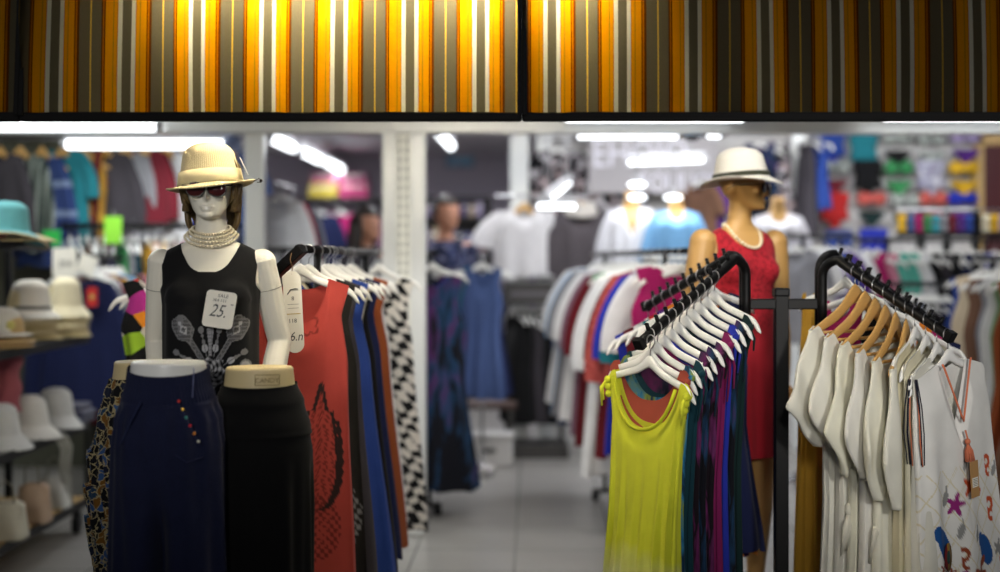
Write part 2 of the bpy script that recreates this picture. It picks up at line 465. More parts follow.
# warm tubes behind the canvas
warm_m = emit('warm_tube_glow', (1, .88, .66, 1), 210)
def warm_tube(px0, px1, py, d, k, label):
    a, c = W(px0, py, d), W(px1, py, d); mid = (a + c) / 2
    t = empty('tube_light', mid, label, 'lamp')
    b = MB(); b.tube([a - mid, c - mid], .014, 12); b.build('tube', warm_m, t)
    for e, s in ((a, -1), (c, 1)):
        b = MB(); b.tube([e - mid - Vector((.02 * s, 0, 0)), e - mid + Vector((.012 * s, 0, 0))], .017, 12); b.build('end_cap', cap_m, t)
    b = MB(); b.bar(a - mid + Vector((0, 0, .032)), c - mid + Vector((0, 0, .032)), .05, .03, 0, bev=.005)
    for q in (-.3, .3): b.tube([(q * (c.x - a.x), 0, .03), (q * (c.x - a.x), 0, .6)], .004, 6)
    b.build('housing', cap_m, t)
warm_tube(176, 392, -14, 4.045, 7, 'warm tube lamp behind the left part of the wide awning drop')
warm_tube(415, 600, -14, 4.045, 7, 'warm tube lamp behind the middle of the awning')
dim_m = emit('fill_tube_glow', (1, .97, .92, 1), 1.0)
def fill_tube(px0, px1, py, d, k, tilt, label):  # added unseen tubes that brighten the racks and the pillar
    a, c = W(px0, py, d), W(px1, py, d)
    t = tube_light(a, c, .014, label, 0, mat=dim_m)
    l = bpy.data.lights.new('tube_area', 'AREA'); l.shape = 'RECTANGLE'; l.size = (c - a).length; l.size_y = .05; l.energy = k; l.color = (1, .98, .94); l.spread = math.radians(130)
    o = bpy.data.objects.new('tube_area', l); COL.objects.link(o); o.parent = t; o.location = (0, .03, -.03); o.rotation_euler = (math.radians(tilt), 0, 0)
fill_tube(640, 900, 30, 4.85, 5, 35, 'added unseen fill tube behind the awning above the right racks')
fill_tube(120, 380, 30, 4.85, 4, 35, 'added unseen fill tube behind the awning above the left racks')
fill_tube(380, 640, 66, 6.3, 9, 25, 'added unseen fill tube behind the awning above the steel pillar')
# black dome beside the tube
t = empty('ceiling_dome', W(692, 131, 8.2), 'black ceiling dome between two glowing tubes', 'dome')
b = MB(); b.lathe([(.0, -.06), (.03, -.055), (.055, -.03), (.062, 0)], 20); b.build('dome', plain('smoked_dome', (.02, .02, .025, 1), .15), t)
b = MB(); b.lathe([(.066, 0), (.07, .01), (.066, .03), (.012, .04), (.012, 2.665 - W(692, 131, 8.2).z)], 20); b.build('mount', M['black_steel'], t)
t = empty('spot_light', W(232, 143, 8.0), 'small pale blue spot lamp above the straw hat', 'lamp')
b = MB(); b.lathe([(.04, -.05), (.055, -.04), (.05, .03), (.012, .05), (.01, .42)], 16); b.build('shade', plain('pale_blue_enamel', srgb(150, 165, 205), .3), t)

# fascia with white letters
t = empty('shop_sign', (.0, 0, 0), 'grey shop sign with tall white letters over the white shirt', 'sign')
p0 = W(653, 166, 10.7); t.location = p0
b = MB(); b.box((0, 0, 0), (1.0, .03, .42), 0, .004); b.build('board', wallmat('grey_sign_board', srgb(172, 168, 170)), t)
b = MB(); R = Matrix.Rotation(PI / 2, 4, 'X')
b.text('EHOIO', .30, Matrix.Translation((-.10, -.02, .085)) @ R @ Matrix.Scale(.8, 4, (1, 0, 0)), 0, .006)
b.text('FOUUOV', .22, Matrix.Translation((.22, -.02, -.14)) @ R @ Matrix.Scale(.72, 4, (1, 0, 0)), 0, .006)
b.build('lettering', plain('white_sign_letters', srgb(232, 230, 240), .4), t)

# ------------------------------------------------------------------ world and added unseen key and fill lights
w = bpy.data.worlds.new('World'); S.world = w; w.use_nodes = True
w.node_tree.nodes['Background'].inputs[0].default_value = (.62, .72, 1, 1); w.node_tree.nodes['Background'].inputs[1].default_value = .05
def area(loc, rot, sx, sy, e, c=(1, .97, .92), spread=180):  # added unseen area fills that brighten the front and the stalls
    l = bpy.data.lights.new('fill_light', 'AREA'); l.shape = 'RECTANGLE'; l.size = sx; l.size_y = sy; l.energy = e; l.color = c; l.spread = math.radians(spread)
    o = bpy.data.objects.new('fill_light', l); COL.objects.link(o); o.location = loc; o.rotation_euler = rot; return o
def spot(loc, target, e, cone, c=(1, .97, .92)):  # added unseen key spots, cones shaped so the light fades downward
    l = bpy.data.lights.new('key_spot', 'SPOT'); l.energy = e; l.color = c; l.spot_size = math.radians(cone); l.spot_blend = 1.0; l.shadow_soft_size = .22
    o = bpy.data.objects.new('key_spot', l); COL.objects.link(o); o.location = loc
    o.rotation_euler = (Vector(target) - Vector(loc)).to_track_quat('-Z', 'Y').to_euler(); return o
spot((-1.5, -1.2, 2.5), (-1.0, 4.2, 1.80), 400, 32)
spot((.2, -1.2, 2.5), (.55, 4.4, 1.70), 400, 32)
spot((1.7, -1.2, 2.5), (1.42, 4.4, 1.66), 680, 32)
area((0, .5, 3.0), (math.radians(50), 0, 0), 3, .5, 5, (1, .97, .92))
area((0.1, 9.5, 2.62), (0, 0, 0), .8, 1.4, 10, (.97, .97, 1))
area((-1.0, 12.6, 2.6), (0, 0, 0), 3, 2, 60, (.93, .93, 1))
area((2.3, 9.3, 2.6), (math.radians(32), 0, 0), 3.4, .6, 88, (.95, .97, 1))
area((-2.5, 6.2, 2.6), (0, 0, 0), .8, 1.6, 24, (.95, 1, .97))
area((-3.0, 8.3, 2.6), (math.radians(12), 0, 0), 2.4, .8, 17, (.95, 1, .97))

# ------------------------------------------------------------------ camera
cam = bpy.data.cameras.new('camera'); co = bpy.data.objects.new('camera', cam); COL.objects.link(co)
co.location = (0, 0, H); co.rotation_euler = (PI / 2, 0, 0)
cam.sensor_width = 36; cam.lens = 36 * F / 1000; cam.shift_y = -.024
cam.clip_end = 60; cam.clip_start = .05
cam.dof.use_dof = True; cam.dof.focus_distance = 4.3; cam.dof.aperture_fstop = .050 / .050
S.camera = co
vs = S.view_settings; vs.view_transform = 'Standard'; vs.look = 'None'; vs.gamma = 1; vs.use_curve_mapping = False; vs.exposure = 0.0
S.cycles.use_denoising = True
# ================================================================== hangers, garments, racks
def lin(pts, t):
    if t <= pts[0][0]: return pts[0][1]
    for (a, va), (b, vb) in zip(pts, pts[1:]):
        if t <= b: return va + (vb - va) * (t - a) / (b - a)
    return pts[-1][1]

def hz(x):
    a = abs(x)
    return -.062 - .024 * (1 - math.exp(-(a / .035) ** 2)) - .30 * a - .9 * max(0, a - .175)

def hzw(x):
    return -.056 - .036 * (1 - math.exp(-(x / .055) ** 2)) - .50 * abs(x)

def hanger_meshes(kind):
    b = MB(); n = 34; rs = []
    wood = kind == 'wood'
    hw = .228 if wood else .205
    for i in range(n + 1):
        x = -hw + 2 * hw * i / n; a = abs(x) / hw
        z = hz(x) if not wood else hzw(x)
        if wood: h = .030 * (1 - a) + .022 + .004 * sm(.8, 1, a) + .012 * math.exp(-(x / .04) ** 2); t = .013 + .003 * a; y = .006 * a * a
        else: h = .026 - .004 * a + .014 * math.exp(-(x / .03) ** 2); t = .014; y = .012 * a * a
        e = 1 if 0 < i < n else .35
        m = 10
        zc = z - h * .5
        rs.append([Vector((x, y + t / 2 * e * math.copysign(abs(math.cos(q)) ** .7, math.cos(q)), zc + h / 2 * e * math.copysign(abs(math.sin(q)) ** .7, math.sin(q))))
                   for q in [2 * PI * k / m for k in range(m)]])
    b.rings(rs)
    body = b.mesh('hanger_body')
    h = MB(); r = .019; pts = []
    for k in range(13):
        q = PI * 1.18 - (PI * 1.18 + .25) * k / 12
        pts.append((r * math.cos(q), 0, -r + r * math.sin(q) + .001))
    pts += [(.010, 0, -.036), (.001, 0, -.044), (0, 0, -.075)]
    h.tube(pts, .0022, 6)
    hook = h.mesh('hanger_hook')
    bar = None
    if wood:
        c = MB(); c.tube([(-.19, .012, -.21), (0, .008, -.215), (.19, .012, -.21)], .0055, 8); bar = c.mesh('trouser_bar')
    return body, hook, bar
HM = {k: hanger_meshes(k) for k in ('plastic', 'wood')}
for k in HM:
    HM[k][0].materials.append(M['wood'] if k == 'wood' else M['white_plastic']); HM[k][1].materials.append(M['metal_wire'])
    if HM[k][2]: HM[k][2].materials.append(M['wood'])

def frame_mx(origin, u, tilt=0.0, swing=0.0):
    """local x along u (horizontal), z up, y = z cross x; tilt about y (one tip lower)"""
    x = Vector((u[0], u[1], 0)).normalized(); z = Vector((0, 0, 1)); y = z.cross(x)
    m = Matrix((x, y, z)).transposed().to_4x4()
    m.translation = Vector(origin)
    return m @ Matrix.Rotation(tilt, 4, 'Y') @ Matrix.Rotation(swing, 4, 'X')

def hanger(mx, kind, label, group):
    body, hook, bar = HM[kind]
    o = bpy.data.objects.new('clothes_hanger', body); COL.objects.link(o); o.matrix_world = mx
    tag(o, label, 'hanger', group)
    for nm, me in (('hook', hook), ('trouser_bar', bar)):
        if me:
            c = bpy.data.objects.new(nm, me); COL.objects.link(c); c.parent = o
    return o

def garment_mesh(L=.9, width=((0, .19), (.25, .2), (1, .24)), thick=((0, .008), (.15, .03), (1, .05)), neck=(.085, .09, .03), vneck=False,
                 folds=9, amp=.012, seed=0, N=64, nz=30, sleeve=None, zoff=0.0, hem=.01, wood=False, colf=None, top=None, xshift=0, bulge=None):
    rnd = random.Random(seed); ph = [rnd.uniform(0, 6.28) for _ in range(6)]
    b = MB(); cols = []
    nw, nf, nb = neck
    def zt(x, front):
        xx = max(-.205, min(.205, x))
        base = (hz(xx) if not wood else hzw(max(-.225, min(.225, x)))) + .006
        if abs(x) < nw:
            base = (hz(nw) if not wood else hzw(nw)) + .006
            q = abs(x) / nw
            k = (1 - q) if vneck else (1 - q ** 2.6) ** .8
            base -= (nf if front else nb) * k
        return base + zoff
    rs = []
    for j in range(nz + 1):
        s = (j / nz) ** 1.15
        w = (interp(width, s) + 2 * lin(width, s)) / 3; t = interp(thick, s); ring = []
        for i in range(N):
            a = 2 * PI * i / N; ca, sa = math.cos(a), math.sin(a)
            x = w * ca
            y = t * math.copysign(abs(sa) ** .7, sa)
            z0 = zt(x, sa < 0)
            zb = -L + hem * math.sin(3 * a + ph[3]) + hem * .6 * math.sin(7 * a + ph[4])
            z = z0 * (1 - s) + zb * s
            A = amp * sm(0, .55, s) * (.5 + .7 * s)
            wob = math.sin(folds * a + ph[0] + 1.2 * s) + .55 * math.sin((folds * 2 - 3) * a + ph[1] - .8 * s)
            y += A * wob * math.copysign(1, sa) * min(1, abs(sa) * 3)
            x += A * .5 * math.sin(folds * a + ph[2]) + xshift * s
            if bulge: x, y = bulge(x, y, z, s)
            ring.append(Vector((x, y, z)))
            if colf: cols.append(colf(x, z, sa < 0, s, a))
        rs.append(ring)
    b.rings(rs, 0, False)
    if sleeve: sleeve(b, cols, colf, zt, rnd)
    if colf: b.col = cols
    return b

def tube_sleeves(length=.22, r0=.075, r1=.07, out=.08, x0=.185, drop=.015, thin=.45):
    def fn(b, cols, colf, zt, rnd):
        for sgn in (-1, 1):
            rs = []; n = 20; k = 9
            for j in range(k + 1):
                s = j / k
                c = Vector((sgn * (x0 - .035 + (out + .03) * (1 - (1 - s) ** 2)), 0, zt(x0, True) - .055 - length * s ** 1.1 + .0))
                r = r0 + (r1 - r0) * s
                d = Vector((sgn * (.9 - .75 * s), 0, -(.35 + .65 * s))).normalized(); u = Vector((-d.z, 0, d.x)) * 1
                ring = []
                for i in range(n):
                    a = 2 * PI * i / n
                    p = c + u * (r * math.cos(a)) + Vector((0, r * thin * math.sin(a) + .004 * math.sin(3 * a + s * 4), 0))
                    ring.append(p)
                    if colf: cols.append(colf(p.x, p.z, True, s * .3, a))
                rs.append(ring)
            b.rings(rs, 0, False)
    return fn

def wing_sleeves(length=.48, spread=.09, seed=0):
    """wide handkerchief sleeves: the cloth hangs from the hanger tip in a pointed drape"""
    def fn(b, cols, colf, zt, rnd):
        for sgn in (1, -1):
            rs = []; k = 40; n = 40; ph = rnd.uniform(0, 6)
            for j in range(k + 1):
                s = j / k
                z = hzw(.225) + .006 - length * s
                outer = lin(((0, .226), (.04, .234), (.64, .230 + spread), (.67, .229 + spread), (1, .214)), s)
                inner = lin(((0, .185), (.12, .15), (.4, .12), (.88, .15), (1, .196)), s)
                c = (outer + inner) / 2; w = (outer - inner) / 2
                t = .010 + .012 * min(1, s * 2.2) * (1 - .6 * s)
                ring = []
                for i in range(n):
                    a = 2 * PI * i / n
                    x = c + w * math.cos(a)
                    y = t * math.copysign(abs(math.sin(a)) ** .8, math.sin(a)) + .009 * min(1, s * 3) * math.sin(9 * (x - .1) * 6 + ph + 2 * s)
                    ring.append(Vector((sgn * x, y, z - .36 * max(0, .236 - x) * (1 - s) * .0 + .10 * (x - .2) * s)))
                rs.append(ring)
            b.rings(rs, 0, True)
    return fn

# stock of mesh shapes used many times (mesh data shared, colour per object)
STOCK = {}
def stock(kind, v):
    key = (kind, v)
    if key not in STOCK:
        if kind == 'dress':
            b = garment_mesh(L=1.12, width=((0, .175), (.12, .15), (.25, .19), (.5, .17), (1, .25)), neck=(.10, .15, .06), folds=7 + v, amp=.014, seed=v, N=56, nz=26)
        elif kind == 'long dress':
            b = garment_mesh(L=1.18, width=((0, .165), (.12, .14), (.25, .175), (1, .285)), neck=(.10, .13, .06), folds=7 + v, amp=.014, seed=v + 9, N=56, nz=26)
        elif kind == 'tank':
            b = garment_mesh(L=.80, width=((0, .17), (.12, .14), (.28, .19), (1, .22)), neck=(.10, .13, .05), folds=8 + v, amp=.012, seed=v, N=56, nz=24)
        elif kind == 'blouse':
            b = garment_mesh(L=.78, width=((0, .195), (.2, .21), (1, .235)), neck=(.085, .09, .03), folds=6 + v, amp=.013, seed=v, N=56, nz=24, sleeve=tube_sleeves())
        elif kind == 'tunic':
            b = garment_mesh(L=1.0, width=((0, .195), (.2, .20), (1, .26)), neck=(.08, .10, .03), folds=7 + v, amp=.015, seed=v, N=56, nz=26, sleeve=tube_sleeves(.34, .07, .06))
        elif kind == 'sweater':
            b = garment_mesh(L=.74, width=((0, .20), (.2, .22), (1, .24)), thick=((0, .01), (.2, .04), (1, .055)), neck=(.085, .06, .02), folds=5 + v, amp=.010, seed=v, N=56, nz=24, sleeve=tube_sleeves(.48, .08, .055, .09))
        elif kind == 'trousers':
            b = MB()
            for sg in (-1, 1):
                rs = []
                for j in range(19):
                    s = j / 18; ring = []
                    for i in range(24):
                        a = 2 * PI * i / 24
                        ring.append(Vector((sg * (.085 + .02 * s) + (.095 - .015 * s) * math.cos(a), .03 * math.sin(a) + .008 * math.sin(4 * a + v + s * 2), -.15 - 1.0 * s)))
                    rs.append(ring)
                b.rings(rs, 0, True)
        STOCK[key] = b.mesh(kind + '_shape')
    return STOCK[key]

CN = {}  # colour name -> rgb
def C(name):
    return CN[name]
for k, v in {
    'white': (226, 226, 228), 'cream': (222, 214, 186), 'navy': (26, 34, 74), 'blue': (44, 72, 150), 'royal blue': (38, 52, 170), 'black': (20, 20, 22), 'charcoal': (66, 62, 68),
    'grey': (140, 140, 146), 'coral': (196, 92, 84), 'red': (190, 44, 44), 'burgundy': (104, 24, 34), 'maroon': (112, 32, 44), 'teal': (34, 120, 132), 'turquoise': (60, 160, 176),
    'magenta': (176, 32, 104), 'purple': (86, 44, 128), 'brown': (118, 86, 68), 'rust': (150, 78, 40), 'orange': (222, 130, 36), 'yellow': (222, 176, 44), 'mustard': (196, 150, 50),
    'green': (60, 140, 84), 'dark green': (18, 44, 44), 'light blue': (120, 170, 214), 'pink': (216, 140, 164), 'dusty pink': (186, 122, 130), 'lilac': (170, 156, 196), 'dusty blue': (78, 98, 148), 'sage': (128, 160, 120),
    'aqua': (96, 188, 170), 'mauve': (134, 100, 118), 'beige': (206, 190, 164), 'terracotta': (168, 76, 58), 'dark teal': (16, 58, 70), 'lime': (150, 200, 60), 'plum': (130, 28, 88)}.items():
    CN[k] = srgb(*v)

def garment_obj(kind, me, mx, color, label, group=None, mat=None, cat=None):
    cat = cat or kind
    o = bpy.data.objects.new(kind, me); COL.objects.link(o); o.matrix_world = mx
    if len(me.materials) == 0: me.materials.append(mat or M['cloth'])
    if mat and me.materials[0] != mat: o.material_slots[0].link = 'OBJECT'; o.material_slots[0].material = mat
    o.color = color
    return tag(o, label, cat, group)

def rail_row(A, B, specs, where, frm, group, u=None, hang='plastic', jitter=.12, seed=0, zscale=1.0, hangers=True, wx=1.0):
    """garments along a rail from A to B; specs = [(kind, colour name[, zscale[, material]])]"""
    rnd = random.Random(seed); A, B = Vector(A), Vector(B); n = len(specs)
    d = (B - A); d.z = 0; d.normalize()
    if u is None: u = (d.y, -d.x)
    for i, sp in enumerate(specs):
        kind, cn = sp[0], sp[1]; zs = (sp[2] if len(sp) > 2 else 1) * zscale; mat = sp[3] if len(sp) > 3 else None
        f = (i + .5) / n
        a = rnd.uniform(-jitter, jitter)
        uu = Matrix.Rotation(a, 3, 'Z') @ Vector((u[0], u[1], 0))
        mx = frame_mx(A.lerp(B, f), uu, rnd.uniform(-.05, .05), rnd.uniform(-.03, .03))
        adj = sp[4] if len(sp) > 4 else cn
        if hangers:
            hanger(mx, hang, f'{"white" if hang == "plastic" else "wooden"} hanger of {adj} {kind}, {ORD[i]} from {frm} {where}', 'hangers ' + where)
        garment_obj({'tank': 'tank_top', 'tunic': 'tunic'}.get(kind, kind), stock(kind, rnd.randrange(3)), mx @ Matrix.Diagonal((wx, 1, zs, 1)), CN[cn], f'{adj} {"tank top" if kind == "tank" else kind}, {ORD[i]} from {frm} {where}', group, mat)

# ------------------------------------------------------------------ four arm rack on the right
RC = W(781, 262, 4.74)
rack = empty('clothes_rack', (RC.x, RC.y, 0), 'black steel four arm rack with sloping pegged arms in the right foreground', 'clothes rack')
def rl(p): return Vector(p) - Vector((RC.x, RC.y, 0))
zc = W(781, 304, 4.74).z
b = MB(); b.bar((0, 0, .06), (0, 0, zc + .03), .045, .045, 0, (0, 1, 0), .003); b.box((0, 0, zc + .04), (.052, .052, .03), 0, .006)
b.build('post', M['black_steel'], rack)
XL, XR = W(745, 0, 4.74).x, W(821, 0, 4.74).x
for sx in (XL, XR):
    b = MB(); b.bar((0, 0, zc), (sx - RC.x, 0, zc), .034, .036, 0, bev=.004); b.build('crossbar', M['black_steel'], rack)
for q in range(4):
    b = MB(); e = Vector((math.cos(PI / 4 + q * PI / 2), math.sin(PI / 4 + q * PI / 2), 0)) * .36
    b.bar((0, 0, .075), e + Vector((0, 0, .055)), .04, .03, 0, bev=.004); lg = b.build('foot', M['black_steel'], rack)
    b = MB(); b.tube([e + Vector((-.012, 0, .03)), e + Vector((.012, 0, .03))], .03, 14); b.build('caster', M['black_steel'], lg)
ARMS = {}
def arm(key, sx, sy, end, ztop):
    P0 = Vector((sx, sy, zc - .08)); E = Vector(end)
    hd = Vector((E.x - sx, E.y - sy, 0)); hd.normalize()
    R_ = .055
    T = Vector((sx, sy, ztop - R_))
    st = T + hd * R_ * 1.35 + Vector((0, 0, R_ * .85))      # where the straight slope begins
    pts = [P0, P0.lerp(T, .5), T]
    for k in range(1, 6):
        q = PI / 2 * k / 6 * 1.25
        pts.append(T + hd * R_ * (1 - math.cos(q)) * 1.2 + Vector((0, 0, R_ * math.sin(q) * 1.0)))
    pts += [st.lerp(E, k / 10) for k in range(0, 11)]
    b = MB(); b.tube([p - Vector((RC.x, RC.y, 0)) for p in pts], .0165, 12)
    sl = (E - st); up = Vector((0, 0, 1)); nrm = (up - sl.normalized() * up.dot(sl.normalized())).normalized()
    for k in range(10):
        c = st.lerp(E, .03 + .094 * k) - Vector((RC.x, RC.y, 0))
        b.tube([c + nrm * .012, c + nrm * .036], [.0075, .0062], 8)
        b.ell(c + nrm * .036, (.0078, .0078, .0055), 8, 6)
    b.bar(E - sl.normalized() * .02 - Vector((RC.x, RC.y, 0)), E + sl.normalized() * .004 - Vector((RC.x, RC.y, 0)), .036, .036, 0, bev=.003)
    b.build('arm', M['black_steel'], rack)
    ARMS[key] = (st, E, hd)
arm('FL', XL, 4.72, W(638, 345, 4.36), W(0, 259, 4.72).z)
arm('RL', XL - .0, 4.765, W(645, 307, 5.2), W(0, 255, 4.76).z)
arm('FR', XR, 4.72, W(952, 338, 4.36), W(0, 260, 4.72).z)
arm('RR', XR + .0, 4.765, W(934, 322, 5.06), W(0, 254, 4.76).z)
def slot(key, f, ang=0.0, tilt=0.0, near=True):
    st, E, hd = ARMS[key]
    p = st.lerp(E, f) + Vector((0, 0, .017))
    u = Vector((hd.y, -hd.x, 0))
    if (u.y > 0) == near: u = -u                            # local +x points to the viewer's side
    u = Matrix.Rotation(ang, 3, 'Z') @ u
    return frame_mx(p, u, tilt)

# patterned cloths
def tiedye(name, c1, c2, c3, sc=5):
    def f(t):
        mp = t.n('ShaderNodeMapping'); t.l(t.obj(), mp.inputs[0]); mp.inputs['Scale'].default_value = (1, 1, .45)
        nz = t.noise(sc, 4, mp.outputs[0], .6, 1.2)
        return t.ramp(nz[0], [(0, c1), (.44, c1), (.52, c2), (.60, c3), (.68, c1)])
    return cloth(name, f)
def stripes(name, c1, c2, per, axis=2, duty=.5, dist=0):
    def f(t):
        xyz = t.sep(t.obj()); v = xyz[axis]
        if dist: v = t.math('ADD', v, t.math('MULTIPLY', t.noise(8, 2)[0], dist))
        fr = t.math('FRACT', t.math('DIVIDE', t.math('ADD', v, 20.0), per))
        return t.mix(t.math('LESS_THAN', fr, duty), c1, c2)
    return cloth(name, f)
def patches(name, cols, line, sc=30, lw=.06, rand=1.0, warp=.0):
    def f(t):
        if warp:
            vm = t.n('ShaderNodeVectorMath', operation='MULTIPLY_ADD'); t.l(t.noise(40, 3)[1], vm.inputs[0]); vm.inputs[1].default_value = (warp,) * 3; t.l(t.obj(), vm.inputs[2])
            t._o = vm.outputs[0]
        v1 = t.n('ShaderNodeTexVoronoi'); t.l(t.obj(), v1.inputs['Vector']); v1.inputs['Scale'].default_value = sc; v1.inputs['Randomness'].default_value = rand
        v2 = t.n('ShaderNodeTexVoronoi', feature='DISTANCE_TO_EDGE'); t.l(t.obj(), v2.inputs['Vector']); v2.inputs['Scale'].default_value = sc; v2.inputs['Randomness'].default_value = rand
        sp = t.n('ShaderNodeSeparateColor'); t.l(v1.outputs['Color'], sp.inputs[0])
        n = len(cols)
        c = t.ramp(sp.outputs[0], [(i / n, c) for i, c in enumerate(cols)], True)
        if line is None: return c
        return t.mix(t.math('LESS_THAN', v2.outputs['Distance'], lw), c, line)
    return cloth(name, f)
PM = {}
PM['night_dye'] = tiedye('night_tie_dye', srgb(14, 16, 26), srgb(28, 62, 96), srgb(84, 44, 96))
PM['teal_dye'] = tiedye('teal_tie_dye', srgb(20, 56, 84), srgb(52, 130, 170), srgb(140, 160, 60), 6)
PM['plum_dye'] = tiedye('plum_tie_dye', srgb(24, 14, 24), srgb(110, 40, 96), srgb(40, 46, 70))
PM['blue_dye'] = tiedye('blue_tie_dye', srgb(20, 28, 64), srgb(44, 64, 130), srgb(90, 44, 110), 7)
PM['zebra'] = None
def _zebra(t):
    x, y, z = t.sep(t.obj()); nz = t.noise(9, 2)[0]
    v = t.math('SINE', t.math('MULTIPLY', t.math('ADD', z, t.math('MULTIPLY', nz, .10)), 92.0))
    v2 = t.math('SINE', t.math('ADD', t.math('MULTIPLY', x, 60.0), t.math('MULTIPLY', z, 46.0)))
    return t.mix(t.math('GREATER_THAN', t.math('MULTIPLY', v, v2), 0.0), srgb(22, 22, 24), srgb(226, 222, 214))
PM['zebra'] = cloth('zebra_cloth', _zebra)
PM['harlequin'] = patches('bright_harlequin_cloth', [srgb(226, 218, 208), srgb(18, 18, 20), srgb(240, 150, 40), srgb(18, 18, 20), srgb(150, 190, 50), srgb(220, 70, 60), srgb(226, 218, 208), srgb(180, 50, 140)], None, 9)
PM['navy_check'] = stripes('navy_band_knit', srgb(44, 62, 112), srgb(120, 136, 168), .17, 2, .22, .02)
PM['grey_stripe'] = stripes('grey_upright_stripe', srgb(60, 70, 66), srgb(150, 158, 150), .06, 0, .35)
PM['lace'] = patches('coral_lace', [srgb(196, 92, 84), srgb(176, 74, 70)], srgb(150, 60, 58), 60, .05)
PM['floral_dark'] = patches('dark_floral_cloth', [srgb(20, 24, 40), srgb(16, 18, 26), srgb(60, 50, 120), srgb(20, 24, 40), srgb(110, 60, 80), srgb(16, 18, 26)], None, 26)
PM['stripe_rug'] = stripes('tan_and_maroon_stripe', srgb(110, 36, 40), srgb(176, 132, 50), .09, 0, .4, .03)

# --- front left arm, counted from the chartreuse end
FLN = 'on the front left pegged arm'
def scoop(x, base): return base
ch = garment_mesh(L=.98, width=((0, .202), (.06, .182), (.18, .164), (.5, .156), (1, .176)), thick=((0, .012), (.12, .03), (1, .05)), neck=(.155, .165, .15), folds=15, amp=.010, seed=4, N=150, nz=50)
mx = Matrix.Translation((.020, -.035, 0)) @ slot('FL', .945, -.13, .07)
hanger(mx, 'plastic', 'white hanger of the chartreuse sundress at the low end of the left arm', 'hangers ' + FLN)
def _ombre(t):
    x, y, z = t.sep(t.obj()); f = t.math('MULTIPLY_ADD', t.math('ADD', z, t.math('MULTIPLY', t.noise(9, 2)[0], .12)), -6.0, -3.6)
    f = t.math('MINIMUM', t.math('MAXIMUM', f, 0.0), .75)
    return t.mix(f, srgb(222, 226, 58), srgb(230, 232, 186))
o = garment_obj('sundress', ch.mesh('chartreuse_sundress'), mx, CN['lime'], 'chartreuse gathered sundress with a deep scoop neck at the front of the left arm', 'sundresses ' + FLN, cloth('chartreuse_dip_dye', _ombre), 'dress')
PM['yellow_trim'] = M['cloth']
for s in (-1, 1):        # knotted straps
    b = MB()
    for k in range(3):
        b.ell((s * (.190 - .004 * k), -.012, -.165 - .022 * k), (.013, .012, .013), 8, 6)
    for k in range(2):
        b.tube([(s * .19, -.02, -.17), (s * (.192 + .006 * k), -.032, -.19), (s * (.184 + .008 * k), -.03, -.23 - .02 * k)], [.004, .006, .003], 7)
    b.build('strap_knot', M['cloth'], o, None, srgb(222, 226, 58))
b = MB(); pts = []
for k in range(17):
    x = -.15 + .30 * k / 16; q = abs(x) / .155
    pts.append((x, -.040 + .018 * q, hz(.155) + .006 - .165 * (1 - min(1, q) ** 2.6) ** .8))
b.tube(pts, .006, 7); b.build('neck_piping', M['cloth'], o, None, srgb(210, 214, 46))
FLS = [('terracotta', 'terracotta', None, .90), ('teal tie-dyed', 'teal', 'teal_dye', .95), ('dark teal', 'dark teal', None, 1.0), ('plum patterned', 'purple', 'plum_dye', .95), ('black', 'black', 'night_dye', 1.0),
       ('black and plum', 'black', 'plum_dye', 1.05), ('magenta', 'plum', None, .98), ('royal blue', 'royal blue', None, .95), ('night blue tie-dyed', 'navy', 'night_dye', 1.0), ('dark green', 'dark green', None, 1.02)]
sund = garment_mesh(L=1.08, width=((0, .20), (.05, .18), (.2, .165), (.5, .155), (1, .19)), thick=((0, .008), (.12, .020), (1, .030)), neck=(.155, .125, .13), folds=11, amp=.008, seed=8, N=84, nz=36).mesh('sundress_shape')
for i, (nm, cn, pm, zs) in enumerate(FLS):
    mx = slot('FL', .875 - .076 * i, -.11 + random.Random(i).uniform(-.05, .05), .05)
    hanger(mx, 'plastic', f'white hanger of {nm} sundress, {ORD[i + 1]} from low end, front left arm', 'hangers ' + FLN)
    o = garment_obj('sundress', sund, mx @ Matrix.Diagonal((.93, 1, zs, 1)), CN[cn], f'{nm} sundress hanging {ORD[i + 1]} from low end of the front left arm', 'sundresses ' + FLN, PM[pm] if pm else M['cloth'], 'dress')
    b = MB(); rr = random.Random(i + 40)
    for s in (1,):
        x0 = s * .192
        b.ell((x0, -.01, -.168), (.012, .014, .012), 8, 6)
        for k in range(2):
            l = rr.uniform(.06, .2)
            b.tube([(x0, -.012, -.165), (x0 + s * .012, -.02 + .02 * k, -.165 - l * .5), (x0 + s * rr.uniform(-.004, .012), -.018 + .02 * k, -.165 - l)], [.004, .005, .003], 6)
    b.build('tie_strap', PM[pm] if pm else M['cloth'], o, None, CN[cn])
# --- rear left arm
RLS = [('dress', 'royal blue'), ('dress', 'burgundy'), ('dress', 'white'), ('dress', 'teal'), ('dress', 'red'), ('dress', 'purple'), ('dress', 'orange'), ('dress', 'navy')]
for i, (kd, cn) in enumerate(RLS):
    mx = slot('RL', .96 - .105 * i, random.Random(i + 3).uniform(-.1, .1), .04)
    hanger(mx, 'plastic', f'white hanger of {cn} strappy dress, {ORD[i]} from low end, rear left arm', 'hangers on the rear left pegged arm')
    garment_obj('dress', stock('dress', i % 3), mx @ Matrix.Diagonal((.9, .8, .93, 1)), CN[cn], f'{cn} strappy dress hanging {ORD[i]} from low end of rear left arm', 'dresses on the rear left pegged arm')

# --- front right arm
FRN = 'on the front right pegged arm'
IV = srgb(226, 222, 204)
def braid(x0, n=2):
    pass
